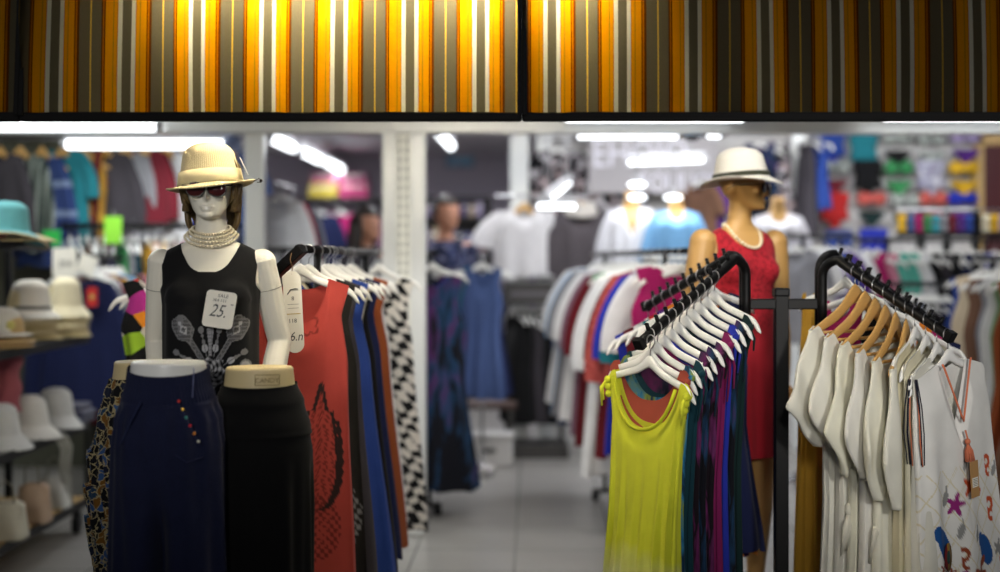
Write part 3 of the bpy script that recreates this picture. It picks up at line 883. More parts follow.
# floral tunic
def floral():
    rnd = random.Random(12)
    motifs = []
    base = Vector((.86, .85, .81)); grey = Vector((.30, .30, .29)); orange = Vector(srgb(206, 84, 40)[:3]); blue = Vector(srgb(30, 84, 150)[:3]); mag = Vector(srgb(150, 40, 120)[:3]); rust = Vector(srgb(150, 70, 40)[:3]); yel = Vector(srgb(214, 196, 130)[:3])
    def star(x, z, cx, cz, r, n=5, ph=0):
        a = math.atan2(z - cz, x - cx) + ph; d = math.hypot(x - cx, z - cz)
        return d < r * (.45 + .55 * abs(math.cos(a * n / 2)) ** 3)
    def oval(x, z, cx, cz, a, b_, t):
        dx, dz = x - cx, z - cz; u = dx * math.cos(t) + dz * math.sin(t); v = -dx * math.sin(t) + dz * math.cos(t)
        return (u / a) ** 2 + (v / b_) ** 2 < 1
    items = [('s', .02, -.50, .045, orange), ('h', .13, -.46, .04, orange), ('h', .125, -.60, .045, orange), ('s', -.06, -.545, .04, mag), ('f', .07, -.53, .02, orange), ('b', .085, -.72, .055, blue), ('b', -.13, -.66, .06, blue),
             ('o', -.1, -.52, .025, grey), ('o', -.05, -.63, .025, grey), ('o', .03, -.66, .02, grey), ('o', .17, -.48, .02, grey), ('w', -.13, -.75, .045, rust), ('h', -.05, -.72, .04, rust), ('s', .03, -.79, .05, rust), ('f', .06, -.75, .03, rust),
             ('b', -.03, -.80, .04, mag), ('s', .16, -.73, .03, grey), ('h', .17, -.80, .04, orange), ('o', .0, -.43, .02, grey), ('s', -.15, -.85, .05, orange), ('b', .1, -.9, .05, blue), ('h', -.02, -.92, .05, rust)]
    def f(x, z, front, s, a):
        c = base
        if z < -.40:
            u = (x * 1.0 + z * .8) / .075; v = (x * 1.0 - z * .8) / .075
            if z < -.43 and (abs(u - round(u)) < .035 or abs(v - round(v)) < .035): c = base.lerp(yel, .55)
            xx = x if front else -x
            for k, cx, cz, r, cc in items:
                if abs(xx - cx) > r * 1.4 or abs(z - cz) > r * 1.6: continue
                hit = False
                if k == 's': hit = star(xx, z, cx, cz, r)
                elif k == 'b': hit = oval(xx, z, cx, cz, r * .55, r, .4) or oval(xx, z, cx - r * .5, cz + r * .7, r * .3, r * .45, 0)
                elif k == 'o': hit = oval(xx, z, cx, cz, r * .5, r, -.4) or (abs(xx - cx - r * .4) < .004 and 0 < z - cz < r * 1.7)
                elif k == 'f': hit = oval(xx, z, cx, cz, r * .7, r * .4, .6)
                elif k == 'h':
                    d = math.hypot(xx - cx, z - cz - r * .4); e = math.hypot(xx - cx - .01, z - cz + r * .35)
                    hit = r * .25 < d < r * .6 and xx > cx - r * .25 or r * .2 < e < r * .5 and xx < cx + r * .4
                elif k == 'w':
                    d = math.hypot(xx - cx, z - cz); an = math.atan2(z - cz, xx - cx)
                    hit = r * .62 < d < r * .82 or (d < r * 1.1 and abs(math.sin(an * 4)) < .28)
                if hit: c = cc
        return tuple(c)
    return f
fl = garment_mesh(L=1.02, width=((0, .195), (.1, .198), (.3, .20), (1, .225)), thick=((0, .01), (.15, .035), (1, .055)), neck=(.075, .19, .02), vneck=True, folds=6, amp=.010, seed=5, N=300, nz=250, colf=floral())
mx = slot('FR', .955, -.06, -.10, False)
mxf = mx
hanger(mx, 'plastic', 'white hanger of the starfish tunic at the low end of the right arm', 'hangers ' + FRN)
tun = garment_obj('tunic', fl.mesh('sea_print_tunic'), mx, IV, 'white tunic with starfish print and coral edged neck, frontmost on the right arm', 'white tops ' + FRN, M['print'], 'tunic')
coral = srgb(226, 130, 96)
b = MB()
pts = []
for k in range(21):
    x = -.078 + .156 * k / 20
    q = min(1, abs(x) / .075); pts.append((x, -.030 - .012 * (1 - q), hz(.075) + .008 - .19 * (1 - q)))
b.tube(pts, .0035, 6); b.build('neck_trim', M['cloth'], tun, None, coral)
b = MB(); zt_ = hz(.075) - .19 - .02
b.tube([(0, -.046, zt_), (.001, -.052, zt_ - .03)], .003, 6); b.ell((0, -.052, zt_ - .035), (.009, .009, .010), 10, 8)
for k in range(16):
    a = k * 2.4; r = .010 + .003 * (k % 3)
    b.tube([(0, -.052, zt_ - .04), (r * math.cos(a), -.054 + r * .5 * math.sin(a), zt_ - .065), (r * 1.3 * math.cos(a), -.056 + r * .6 * math.sin(a), zt_ - .098)], .0022, 5)
b.build('tassel', M['cloth'], tun, None, coral)
b = MB(); b.box((.008, -.064, zt_ - .155), (.044, .002, .115), 0, .0006); b.box((.008, -.0655, zt_ - .165), (.030, .001, .030), 1)
for k in range(5): b.box((.008 + .0, -.0662, zt_ - .155 - .005 * k), (.024, .0006, .0014), 2)
b.tube([(.008, -.064, zt_ - .1), (.002, -.055, zt_ - .04)], .0012, 5, 2)
b.build('hang_tag', [plain('kraft_card', srgb(176, 134, 84), .7), M['card'], M['ink']], tun)
# armhole trim at the near side
b = MB(); b.tube([(-.192, -.012, hz(.19) - .01), (-.200, -.020, -.24), (-.205, -.022, -.33), (-.196, -.02, -.40)], .002, 6); b.tube([(-.193, .012, hz(.19) - .01), (-.198, .016, -.26), (-.20, .014, -.40)], .002, 6)
b.build('armhole_trim', M['cloth'], tun, None, coral)
spec = [('white sleeveless tunic with black braided edge', 'tunic', .865, srgb(222, 220, 208), 1.0), ('ivory gathered blouse', 'blouse', .77, srgb(222, 216, 190), .98), ('cream pleated blouse', 'blouse', .675, srgb(216, 208, 176), 1.02)]
sl_ = [garment_mesh(L=.98, width=((0, .20), (.15, .19), (.3, .195), (1, .23)), neck=(.07, .12, .03), folds=7 + k, amp=.014, seed=20 + k, N=90, nz=40).mesh('sleeveless_top') for k in range(3)]
for i, (nm, kd, f, c, zs) in enumerate(spec):
    mx = slot('FR', f, .16 + .04 * i, -.08, False)
    hanger(mx, 'plastic', f'white hanger of the {nm} on the right arm', 'hangers ' + FRN)
    o = garment_obj(kd, sl_[i], mx @ Matrix.Diagonal((1, 1, zs, 1)), c, f'{nm}, {ORD[i + 1]} from right arm low end', 'white tops ' + FRN)
    if i == 0:
        b = MB()
        for dy in (-.018, .018):
            pp = [(-.198, dy * .5, -.155), (-.200, dy, -.24), (-.202, dy * 1.2, -.32), (-.194, dy, -.42)]
            b.tube(pp, .0032, 6)
            b.tube([(p[0] - .002, p[1] * 1.5, p[2]) for p in pp], .002, 6)
        b.build('braided_edge', M['cloth'], o, None, srgb(24, 26, 44))
        b = MB(); b.lathe([(.0, -.002), (.018, -.002), (.022, .003), (0, .004)], 18, 0); b.lathe([(.022, -.001), (.042, -.001), (.046, .002), (.0, .003)], 18, 1)
        for v in range(len(b.v)):
            p = b.v[v]; b.v[v] = Vector((-.12 + p.x * .62, -.062 - p.z, -.72 + p.y))
        b.build('flower_print', [M['cloth'], PM['stripe_rug']], o, None, srgb(40, 70, 60))
for i in range(6):
    f = .600 - .094 * i
    wg = garment_mesh(L=1.08 + .02 * (i % 3), thick=((0, .016), (.15, .03), (1, .05)), width=((0, .232), (.10, .205), (.3, .17), (.6, .17), (1, .20)), neck=(.192, .10, .08), folds=7, amp=.013, seed=30 + i, N=80, nz=34, wood=True, sleeve=wing_sleeves((.44, .44, .40, .42, .36, .38)[i], (.05, .07, .07, .085, .085, .115)[i]))
    mx = slot('FR', f, (.36, .26, .17, .08, .0, -.10)[i], -.03, False)
    nm = ORD[i]
    hanger(mx, 'wood', f'varnished wooden hanger, {nm} of six from the white ones on the right arm', 'wooden hangers ' + FRN)
    o = garment_obj('batwing_blouse', wg.mesh('batwing_shape'), mx, srgb(240 - 3 * (i % 3), 238 - 3 * (i % 3), 224 - 5 * (i % 2)), f'ivory blouse with pointed drape sleeves on the {nm} wooden hanger of the right arm', 'white tops ' + FRN, None, 'blouse')
    if i in (0, 2, 4):
        b = MB(); zz = -.68 - .02 * i; xx = -.15
        b.ell((xx, -.03, zz), (.022, .018, .026), 10, 8)
        for k in range(3): b.tube([(xx, -.03, zz), (xx - .008 - .012 * k, -.035, zz - .05), (xx + .005 - .015 * k, -.032 + .01 * k, zz - .11 - .02 * k)], [.008, .013, .006], 8)
        b.build('tied_knot', M['cloth'], o, None, srgb(222, 219, 204))
# --- rear right arm
RRS = [('yellow', 'mustard', 1.06), ('magenta', 'magenta', 1.05), ('black', 'black', 1.0), ('white', 'white', .9), ('orange', 'orange', .8), ('pink', 'magenta', .85), ('navy', 'navy', .9)]
for i, (nm, cn, zs) in enumerate(RRS):
    f = .10 + .13 * i
    mx = slot('RR', f, random.Random(i).uniform(-.08, .08), .0, False)
    hanger(mx, 'plastic', f'white hanger of {nm} dress, {ORD[i]} from top of rear right arm', 'hangers on the rear right pegged arm')
    garment_obj('dress', stock('dress', i % 3), mx @ Matrix.Translation(((.165, .09, .05)[i] if i < 3 else 0, 0, 0)) @ Matrix.Diagonal(((.22, .62, .75)[i] if i < 3 else .95, .8, zs, 1)), CN[cn], f'{nm} dress hanging {ORD[i]} from the top of the rear right arm', 'dresses on the rear right pegged arm')
# ================================================================== bodies
def hand(b, wrist, d, palm_n, thumb_dir, L=.17, curl=.35):
    """palm box and five fingers; d = pointing direction, palm_n = palm normal, thumb_dir = side of the thumb"""
    wrist, d, palm_n = Vector(wrist), Vector(d).normalized(), Vector(palm_n).normalized()
    t = Vector(thumb_dir); t = (t - d * t.dot(d)).normalized(); palm_n = d.cross(t) * (1 if d.cross(t).dot(palm_n) > 0 else -1)
    pl = L * .52; rs = []
    for s, w, h in ((-.1, .024, .019), (.15, .028, .016), (.5, .037, .014), (.9, .040, .012), (1.02, .034, .009)):
        c = wrist + d * pl * s
        rs.append([c + t * w * math.cos(q) + palm_n * h * math.sin(q) for q in [2 * PI * k / 12 for k in range(12)]])
    b.rings(rs)
    for k, (o, l, r) in enumerate(((.031, .44, .0082), (.0105, .50, .0085), (-.0105, .46, .0082), (-.031, .36, .0072))):
        p = wrist + d * pl * .92 + t * o; pts = [p]; dd = (d + t * o * 2.2).normalized(); a = 0
        for seg in range(3):
            a += curl * (.5 + .35 * seg + .08 * k)
            v = dd * math.cos(a) + palm_n * math.sin(a)
            pts.append(pts[-1] + v * L * l / 3)
        b.tube(pts, [r * 1.1, r, r * .92, r * .75], 8); b.ell(pts[-1], (r * .75,) * 3, 8, 6)
    p = wrist + d * pl * .28 + t * .026
    pts = [p, p + (t * .8 + d * .6).normalized() * L * .16, p + (t * .8 + d * .6).normalized() * L * .16 + (d * .9 + t * .3 + palm_n * .3).normalized() * L * .17]
    pts.append(pts[-1] + (d + palm_n * .35).normalized() * L * .12)
    b.tube(pts, [.012, .0105, .009, .0075], 8); b.ell(pts[-1], (.0075,) * 3, 8, 6)

TORSO = [(.80, .150, .088, .0), (.86, .168, .104, .006), (.92, .172, .112, .010), (.98, .160, .104, .008), (1.04, .137, .090, .002), (1.09, .121, .082, .0), (1.14, .117, .080, .0), (1.20, .126, .088, 0), (1.26, .136, .096, -.002),
         (1.31, .142, .096, -.002), (1.36, .150, .086, .004), (1.40, .158, .072, .010), (1.43, .146, .060, .014), (1.452, .106, .050, .014), (1.47, .066, .046, .012), (1.49, .050, .045, .010), (1.53, .045, .045, .006), (1.57, .045, .047, .002), (1.60, .046, .05, .002)]
def torso_ring(z, off=0.0, n=40):
    hw = interp([(r[0], r[1]) for r in TORSO], z); hd = interp([(r[0], r[2]) for r in TORSO], z); cy = interp([(r[0], r[3]) for r in TORSO], z)
    return [Vector(((hw + off) * math.cos(2 * PI * k / n), cy + (hd + off) * math.sin(2 * PI * k / n), z)) for k in range(n)]

def head_parts(b, turn=0.0, bust=True):
    R_ = Matrix.Rotation(turn, 3, 'Z')
    rings = [(1.532, .016, -.078, -.040), (1.542, .032, -.088, -.020), (1.562, .046, -.091, .030), (1.588, .057, -.090, .062), (1.618, .066, -.087, .080), (1.65, .071, -.089, .090), (1.68, .072, -.086, .092), (1.71, .065, -.073, .080), (1.735, .047, -.050, .056), (1.752, .02, -.02, .024)]
    rs = []
    for z, hw, y0, y1 in rings:
        c = (y0 + y1) / 2; hd = (y1 - y0) / 2
        hw *= 1.06
        rs.append([R_ @ Vector((hw * math.copysign(abs(math.cos(q)) ** .9, math.cos(q)), c + hd * math.sin(q), z)) for q in [2 * PI * k / 28 for k in range(28)]])
    b.rings(rs)
    # nose, lips, chin, brow, cheeks, ears
    nose = [[(-.004, -.086, 1.632), (.004, -.086, 1.632), (.0, -.092, 1.632)], [(-.008, -.086, 1.612), (.008, -.086, 1.612), (0, -.108, 1.612)], [(-.014, -.084, 1.592), (.014, -.084, 1.592), (0, -.121, 1.594)], [(-.011, -.084, 1.583), (.011, -.084, 1.583), (0, -.108, 1.583)]]
    b.rings([[R_ @ Vector(p) for p in r] for r in nose])
    for p, r in (((-.008, -.091, 1.5670), (.014, .0095, .0048)), ((.008, -.091, 1.5670), (.014, .0095, .0048)), ((0, -.0905, 1.5585), (.017, .0090, .0055)), ((0, -.086, 1.543), (.017, .011, .010)), ((-.030, -.076, 1.600), (.020, .014, .016)), ((.030, -.076, 1.600), (.020, .014, .016)),
                 ((-.030, -.078, 1.640), (.022, .010, .007)), ((.030, -.078, 1.640), (.022, .010, .007)), ((-.029, -.080, 1.622), (.012, .007, .007)), ((.029, -.080, 1.622), (.012, .007, .007)),
                 ((-.070, .012, 1.615), (.008, .016, .028)), ((.070, .012, 1.615), (.008, .016, .028))):
        b.ell(R_ @ Vector(p), r, 14, 9, 0, R_)

def body_mesh(voxel, arms, head_turn=0.0, legs=((-.085, 0), (.085, 0)), hands=True, arm_r=(.050, .044, .037, .033, .024), bust=.045):
    tb = MB()
    tb.rings([torso_ring(r[0]) for r in TORSO])
    if bust:
        for s in (-1, 1): tb.ell((s * .066, -.066, 1.295), (.056, bust, .056), 18, 12)
    for (lx, ly), s in zip(legs, (-1, 1)):
        hip = Vector((s * .082, .008, .86)); knee = Vector((lx * 1.0, ly * .5 - .012, .47)); ank = Vector((lx * .95, ly + .015, .085))
        tb.tube([hip, hip.lerp(knee, .3), hip.lerp(knee, .7), knee, knee.lerp(ank, .25), knee.lerp(ank, .55), ank, ank - Vector((0, 0, .04))], [.088, .086, .066, .052, .054, .046, .034, .036], 18)
        ft = []
        for q, w, h, zc in ((.05, .022, .03, .04), (.02, .034, .040, .042), (-.04, .036, .036, .036), (-.10, .042, .022, .022), (-.145, .038, .015, .016), (-.17, .02, .009, .012)):
            ft.append([Vector((ank.x + w * math.cos(a), ank.y + q, zc + h * math.sin(a))) for a in [2 * PI * k / 14 for k in range(14)]])
        tb.rings(ft)
    ab = MB(); ab.v = list(tb.v); ab.f = list(tb.f); ab.m = list(tb.m); ab.flat = list(tb.flat)
    head_parts(ab, head_turn)
    for sh, el, wr, hd, pn, td in arms:
        sh, el, wr = Vector(sh), Vector(el), Vector(wr)
        ab.ell(sh, (arm_r[0], arm_r[0] * .95, arm_r[0]), 16, 10)
        ab.tube([sh + (sh - el) * .05, sh.lerp(el, .25), sh.lerp(el, .7), el, el.lerp(wr, .3), el.lerp(wr, .7), wr, wr + (wr - el) * .06], [arm_r[0] * .95, arm_r[0] * .98, arm_r[1], arm_r[2], arm_r[2] * 1.03, arm_r[3], arm_r[4], arm_r[4] * .95], 16)
        if hands: hand(ab, wr, hd, pn, td)
    return remesh(ab, voxel, 2), remesh(tb, .012, 2)

def garment_on_body(torso_me, z0, z1, keep, off=.006, nphi=150, dz=.007, fall=None, folds=0, amp=0.0, seed=0, colf=None, loose=None, cy=.0):
    """a shell around the torso: radius found by rays from outside, widened where the cloth hangs free"""
    bm = bmesh.new(); bm.from_mesh(torso_me); tree = BVHTree.FromBMesh(bm); bm.free()
    nz = int((z1 - z0) / dz); G = []
    for j in range(nz + 1):
        z = z0 + (z1 - z0) * j / nz; row = []
        for i in range(nphi):
            a = 2 * PI * i / nphi; d = Vector((math.cos(a), math.sin(a), 0))
            h = tree.ray_cast(Vector((0, cy, z)) + d * .6, -d, .6)
            row.append((.6 - h[3]) if h[0] is not None else None)
        last = .02
        for i in range(nphi):
            if row[i] is None: row[i] = last
            last = row[i]
        for _ in range(4 if z < 1.1 else 2): row = [(row[i - 1] + row[i] * 2 + row[(i + 1) % nphi]) / 4 for i in range(nphi)]
        G.append(row)
    if fall:       # cloth falls straight below its widest point
        for j in range(nz - 1, -1, -1):
            z = z0 + (z1 - z0) * j / nz
            if z < fall[0]:
                for i in range(nphi): G[j][i] = max(G[j][i], G[j + 1][i] - fall[1])
                for _ in range(2): G[j] = [(G[j][i - 1] + G[j][i] * 2 + G[j][(i + 1) % nphi]) / 4 for i in range(nphi)]
    for _ in range(3):
        G = [[(G[max(j - 1, 0)][i] + 2 * G[j][i] + G[min(j + 1, nz)][i]) / 4 for i in range(nphi)] for j in range(nz + 1)]
    rnd = random.Random(seed); ph = [rnd.uniform(0, 6) for _ in range(4)]
    bm = bmesh.new(); V = []; cols = {}
    for j in range(nz + 1):
        z = z0 + (z1 - z0) * j / nz; row = []
        for i in range(nphi):
            a = 2 * PI * i / nphi
            r = G[j][i] + off + (loose(z, a) if loose else 0)
            if folds: r += amp * sm(1.15, z0, z) * (math.sin(folds * a + ph[0]) + .5 * math.sin((2 * folds - 3) * a + ph[1] + 3 * z))
            v = bm.verts.new((r * math.cos(a), cy + r * math.sin(a), z)); row.append(v)
        V.append(row)
    for j in range(nz):
        for i in range(nphi):
            q = (V[j][i], V[j][(i + 1) % nphi], V[j + 1][(i + 1) % nphi], V[j + 1][i])
            c = sum((v.co for v in q), Vector()) / 4
            if keep(c): bm.faces.new(q)
    bmesh.ops.delete(bm, geom=[v for v in bm.verts if not v.link_faces], context='VERTS')
    for _ in range(10):
        bd = [v for v in bm.verts if any(e.is_boundary for e in v.link_edges)]
        new = []
        for v in bd:
            nb = [e.other_vert(v).co for e in v.link_edges if e.is_boundary]
            new.append((v, v.co * .5 + sum(nb, Vector()) / len(nb) * .5))
        for v, c in new: v.co = c
    me = bpy.data.meshes.new('worn_garment'); bm.to_mesh(me); bm.free()
    me.polygons.foreach_set('use_smooth', [True] * len(me.polygons))
    if colf:
        at = me.color_attributes.new('Col', 'FLOAT_COLOR', 'POINT'); fl = []
        for v in me.vertices: fl += [*colf(v.co), 1.0]
        at.data.foreach_set('color', fl)
    return me

# ------------------------------------------------------------------ hats
def hat_mesh(cr=.088, ch=.115, br=.145, drop=.02, taper=.80, curl=.0, ox=1.0, oy=1.12, dent=0.0, front=0.0, side=0.0, n=56):
    """crown and brim in one; brim z = 0 at the crown's foot, front is -y"""
    b = MB()
    prof = [(.004, ch)]
    for k in range(1, 8):
        q = PI / 2 * k / 7
        prof.append((cr * taper * (.35 + .65 * math.sin(q)) if k < 7 else cr * taper, ch - .045 * (1 - math.cos(q)) ** .8))
    prof += [(cr * (taper + (1 - taper) * s), (ch - .045) * (1 - s) ** 1.0) for s in (.25, .5, .75, .92)]
    prof += [(cr * 1.005, .0)]
    for k in range(1, 9):
        s = k / 8; prof.append((cr + (br - cr) * s, -drop * s - .0 * s))
    prof += [(br + .001, -drop - .004)]
    for k in range(7, -1, -1):
        s = k / 8; prof.append((cr + (br - cr) * s - .002, -drop * s - .004))
    def fn(p, a, r):
        if r > cr:
            s = (r - cr) / (br - cr)
            p.z += curl * s * s * (math.cos(a) ** 2) + front * s * max(0, -math.sin(a)) + side * s * s * math.cos(a)
        elif dent and p.z > ch * .55:
            p.z -= dent * max(0, 1 - (p.x / (cr * .35)) ** 2) * sm(ch * .55, ch, p.z)
        return p
    b.lathe(prof, n, 0, (0, 0, 0), ox, oy, fn)
    return b
def band_mesh(cr, z0, z1, ox=1.0, oy=1.12, taper=.8, ch=.11):
    b = MB(); rs = []
    R0 = lambda z: cr * (1 - (1 - taper) * z / (ch - .035)) + .0015
    b.lathe([(R0(z0), z0), (R0(z0) + .002, z0 + .001), (R0(z1) + .002, z1 - .001), (R0(z1), z1)], 48, 0, (0, 0, 0), ox, oy)
    return b
def hat(name, mb, loc, color, label, rz=0, rx=0, ry=0, mat='straw', band=None, group=None):
    o = mb.build(name, M[mat], None, loc, color); o.rotation_euler = (rx, ry, rz); tag(o, label, 'hat', group)
    if band:
        bd, c = band; bd.build('hat_band', M['cloth'], o, None, c)
    return o

# ------------------------------------------------------------------ ivory mannequin (left)
MX, MY, MZ = (211 - 500) / F * 4.15, 4.15, .045
mann = empty('mannequin', (MX, MY, 0), 'glossy ivory mannequin with brown wig wearing a black tank top', 'mannequin', None, math.radians(4))
armsL = [((-.148, .012, 1.402), (-.170, .065, 1.165), (-.135, -.035, .965), (.15, -.55, -.8), (.9, 0, .1), (.3, -1, 0)),
         ((.150, .012, 1.402), (.198, .060, 1.165), (.165, -.045, .965), (-.15, -.55, -.8), (-.9, 0, .1), (-.3, -1, 0))]
bm_me, tor_me = body_mesh(.0033, armsL, .0, arm_r=(.043, .039, .036, .032, .023))
body = put('body', bm_me, M['ivory'], mann, (0, 0, MZ))
def base_for(root, px):
    b = MB(); b.lathe([(.0, 0), (.17, 0), (.175, .006), (.17, .016), (.0, .022)], 40); b.build('base_plate', M['chrome'], root)
    b = MB(); b.tube([(px, .03, .01), (px, .03, .42)], .009, 10); b.build('support_rod', M['chrome'], root)
base_for(mann, -.09)
# seams at the upper arms
for s in (-1, 1):
    sh, el = Vector(armsL[0 if s < 0 else 1][0]), Vector(armsL[0 if s < 0 else 1][1]); c = sh.lerp(el, .32); d = (el - sh).normalized()
    u = d.cross(Vector((0, 1, 0))).normalized(); w_ = d.cross(u)
    b = MB(); b.tube([c + (u * math.cos(q) + w_ * math.sin(q)) * .0425 for q in [2 * PI * k / 32 for k in range(32)]], .0012, 6, closed=True)
    b.build('arm_seam', M['frame'] if False else plain('ivory_seam', srgb(150, 146, 134), .5), mann, (0, 0, MZ))
# wig
b = MB(); rnd = random.Random(2)
def wig_strip(a0, a1, z0, z1, r_off, n=14, k=16):
    pass
rs = []
for k in range(21):
    z = 1.555 + .185 * k / 20; ring = []
    hw = interp(((1.515, .072), (1.56, .080), (1.62, .086), (1.68, .084), (1.72, .068), (1.74, .04)), z); hd = interp(((1.515, .075), (1.58, .098), (1.65, .106), (1.70, .095), (1.74, .05)), z)
    for j in range(49):
        a = math.radians(-24) + math.radians(228) * j / 48
        wv = .004 * math.sin(j * 1.9 + k * .35) + .003 * math.sin(j * 3.1 - k * .5)
        ring.append(Vector(((hw + wv) * math.cos(a), .006 + (hd + wv) * math.sin(a), z)))
    inner = [Vector((p.x * .86, .006 + (p.y - .006) * .86, p.z)) for p in reversed(ring)]
    rs.append(ring + inner)
b.rings(rs, 0, True)
for s in (-1, 1):     # locks beside the face and behind the neck
    for k in range(15):
        a = math.radians(-30 + 6.5 * k); x0 = s * .080 * math.cos(a); y0 = .004 + .095 * math.sin(a)
        L_ = .082 + .022 * math.sin(k * 1.7)
        if k > 7: L_ += .075
        zt_ = 1.66
        pts = [(x0, y0, zt_), (x0 * 1.07, y0 * 1.05, zt_ - L_ * .4), (x0 * 1.02, y0 * 1.02, zt_ - L_ * .75), (x0 * .84, y0 * .94 + .002, zt_ - L_)]
        b.tube(pts, [.007, .009, .008, .002], 6, squash=.8)
b.build('wig', M['hair'], mann, (0, 0, MZ))
# tank top
def tank_col(co):
    x, z = co.x, co.z; c = Vector((.0075, .0075, .0085))
    if co.y > 0: return tuple(c)
    z0 = 1.080; dx, dz = (x - .012) / .74, (z - z0) / .80; r = math.hypot(dx, dz); a = math.atan2(dx, dz)
    g = Vector((.23, .23, .24)); lt = Vector((.50, .50, .52))
    dots = (math.sin(x * 1400) * math.sin(z * 1400)) > -.2
    if r < .062 * (1 + .12 * math.cos(a * 8)):
        k = math.hypot(dx, (dz - .02)) ; petals = math.sin(a * 8 + r * 120) * math.sin(r * 190)
        return tuple(lt if petals > .35 else g * .8 if petals > -.35 else c)
    for s in (-1, 1):
        # long paddle motifs
        ax, az = s * .54, .842; t = dx * ax + dz * az; u = dx * az - dz * ax
        if .055 < t < .245:
            wdt = .010 + (.026 * sm(.14, .175, t) if t < .20 else .026 * (1 - ((t - .20) / .047) ** 2) ** .5 if t < .246 else 0)
            if abs(u) < wdt:
                if abs(t - .19) + abs(u) * 1.3 < .022 and abs(t - .19) + abs(u) * 1.3 > .013: return tuple(lt)
                if (t - .218) ** 2 + u * u < .00005: return tuple(lt)
                if abs(u) > wdt - .004: return tuple(g)
                return tuple(g * .9 if dots else c)
        for bx, bz, lens in ((s * .22, .975, .175), (s * .86, .51, .165)):
            t = dx * bx + dz * bz; u = dx * bz - dz * bx
            if .06 < t < lens:
                if abs(u) < .0018: return tuple(g)
                for tc, rr in ((.095, .012), (.118, .007), (lens - .012, .011), (lens - .034, .005)):
                    if ((t - tc) / 1.25) ** 2 + u * u < rr * rr: return tuple(lt if tc == .095 else g)
        t = (dx - s * .135) ** 2 + ((dz - .02) / 1.4) ** 2
        if t < .0005: return tuple(g if t > .0003 else lt)
    if abs(dx) < .007 + .006 * sm(.1, .16, dz) and .05 < dz < .165: return tuple(g if dots else lt)
    return tuple(c)
def keep_tank(c):
    ax = abs(c.x)
    if c.z > 1.30:
        lim = interp(((1.30, .155), (1.345, .136), (1.40, .140), (1.455, .146)), c.z)
        if ax > lim: return False
    zn = 1.375 + .085 * (ax / .088) ** 3.0 if c.y < 0.01 else 1.425 + .04 * (ax / .088) ** 3
    return c.z < zn and c.z < 1.475
tank = garment_on_body(tor_me, .86, 1.48, keep_tank, .006, 420, .0028, fall=(1.28, .0), folds=7, amp=.003, seed=3, colf=tank_col, loose=lambda z, a: .0)
o = put('tank_top', tank, M['print'], None, None, None, Matrix.Translation((MX, MY, MZ)) @ Matrix.Rotation(math.radians(4), 4, 'Z'))
tag(o, 'black tank top with grey paddle motifs on the ivory mannequin', 'tank top')
# pearl collar
b = MB()
for r_ in range(4):
    n = 46
    for k in range(n):
        a = 2 * PI * k / n + r_ * .06
        rad = .057 + .0075 * r_
        z = 1.508 - .0075 * r_ - .036 * max(0, -math.sin(a)) * (.6 + .12 * r_) + .010 * max(0, math.sin(a))
        b.ell((rad * .98 * math.cos(a), .010 + rad * 1.0 * math.sin(a), z), (.0046, .0046, .0046), 7, 5)
    b.tube([((.057 + .0075 * r_) * .98 * math.cos(q), .010 + (.057 + .0075 * r_) * math.sin(q), 1.508 - .0075 * r_ - .036 * max(0, -math.sin(q)) * (.6 + .12 * r_) + .010 * max(0, math.sin(q))) for q in [2 * PI * k / 40 for k in range(40)]], .0022, 5, closed=True)
o = b.build('necklace', M['pearl'], None); o.matrix_world = Matrix.Translation((MX, MY, MZ)) @ Matrix.Rotation(math.radians(4), 4, 'Z')
tag(o, 'cream pearl collar necklace in four strands round the ivory mannequin neck', 'necklace')
# sunglasses
def sunglasses(mx, label):
    t = empty('sunglasses', (0, 0, 0), label, 'sunglasses'); t.matrix_world = mx
    for s in (-1, 1):
        b = MB(); b.ell((0, 0, 0), (.026, .004, .020), 20, 8); b.build('lens', M['lens'], t, (s * .031, -.104, 1.616))
    b = MB()
    for s in (-1, 1):
        b.tube([(s * .031 + .0265 * math.cos(q), -.104, 1.616 + .0205 * math.sin(q)) for q in [2 * PI * k / 24 for k in range(24)]], .0022, 6, closed=True)
        b.tube([(s * .057, -.102, 1.628), (s * .074, -.07, 1.630), (s * .078, .0, 1.628), (s * .074, .03, 1.612)], .0024, 6)
    b.tube([(-.006, -.105, 1.626), (0, -.108, 1.629), (.006, -.105, 1.626)], .002, 6)
    b.build('frame', M['frame'], t)
sunglasses(Matrix.Translation((MX, MY, MZ)) @ Matrix.Rotation(math.radians(4), 4, 'Z'), 'dark red sunglasses under the straw hat of the ivory mannequin')
# straw hat
hm = hat_mesh(.095, .128, .130, .008, .82, .012, 1.0, 1.10, .0, -.006, .004)
bd = MB(); bd.lathe([(.0970, .002), (.0985, .004), (.0925, .042), (.0915, .042)], 48, 0, (0, 0, 0), 1.0, 1.10)
o = hat('straw_hat', hm, (MX, MY - .002, MZ + 1.634), srgb(240, 228, 186), 'straw cloche hat on the ivory mannequin with dark sunglasses', rz=math.radians(6), ry=math.radians(-5), rx=math.radians(-2), band=(bd, srgb(236, 222, 174)))
b = MB(); b.tube([(.128, -.02, .0), (.146, -.03, .006), (.150, -.028, -.006), (.138, -.02, -.004)], .0016, 5); b.ell((.150, -.03, -.001), (.005, .005, .005), 8, 6); b.build('cord_end', M['frame'], o)
b = MB(); b.box((.105, -.04, .045), (.002, .03, .055), 0, .0005, Matrix.Rotation(-.35, 3, 'Y')); b.build('paper_tag', M['card'], o)
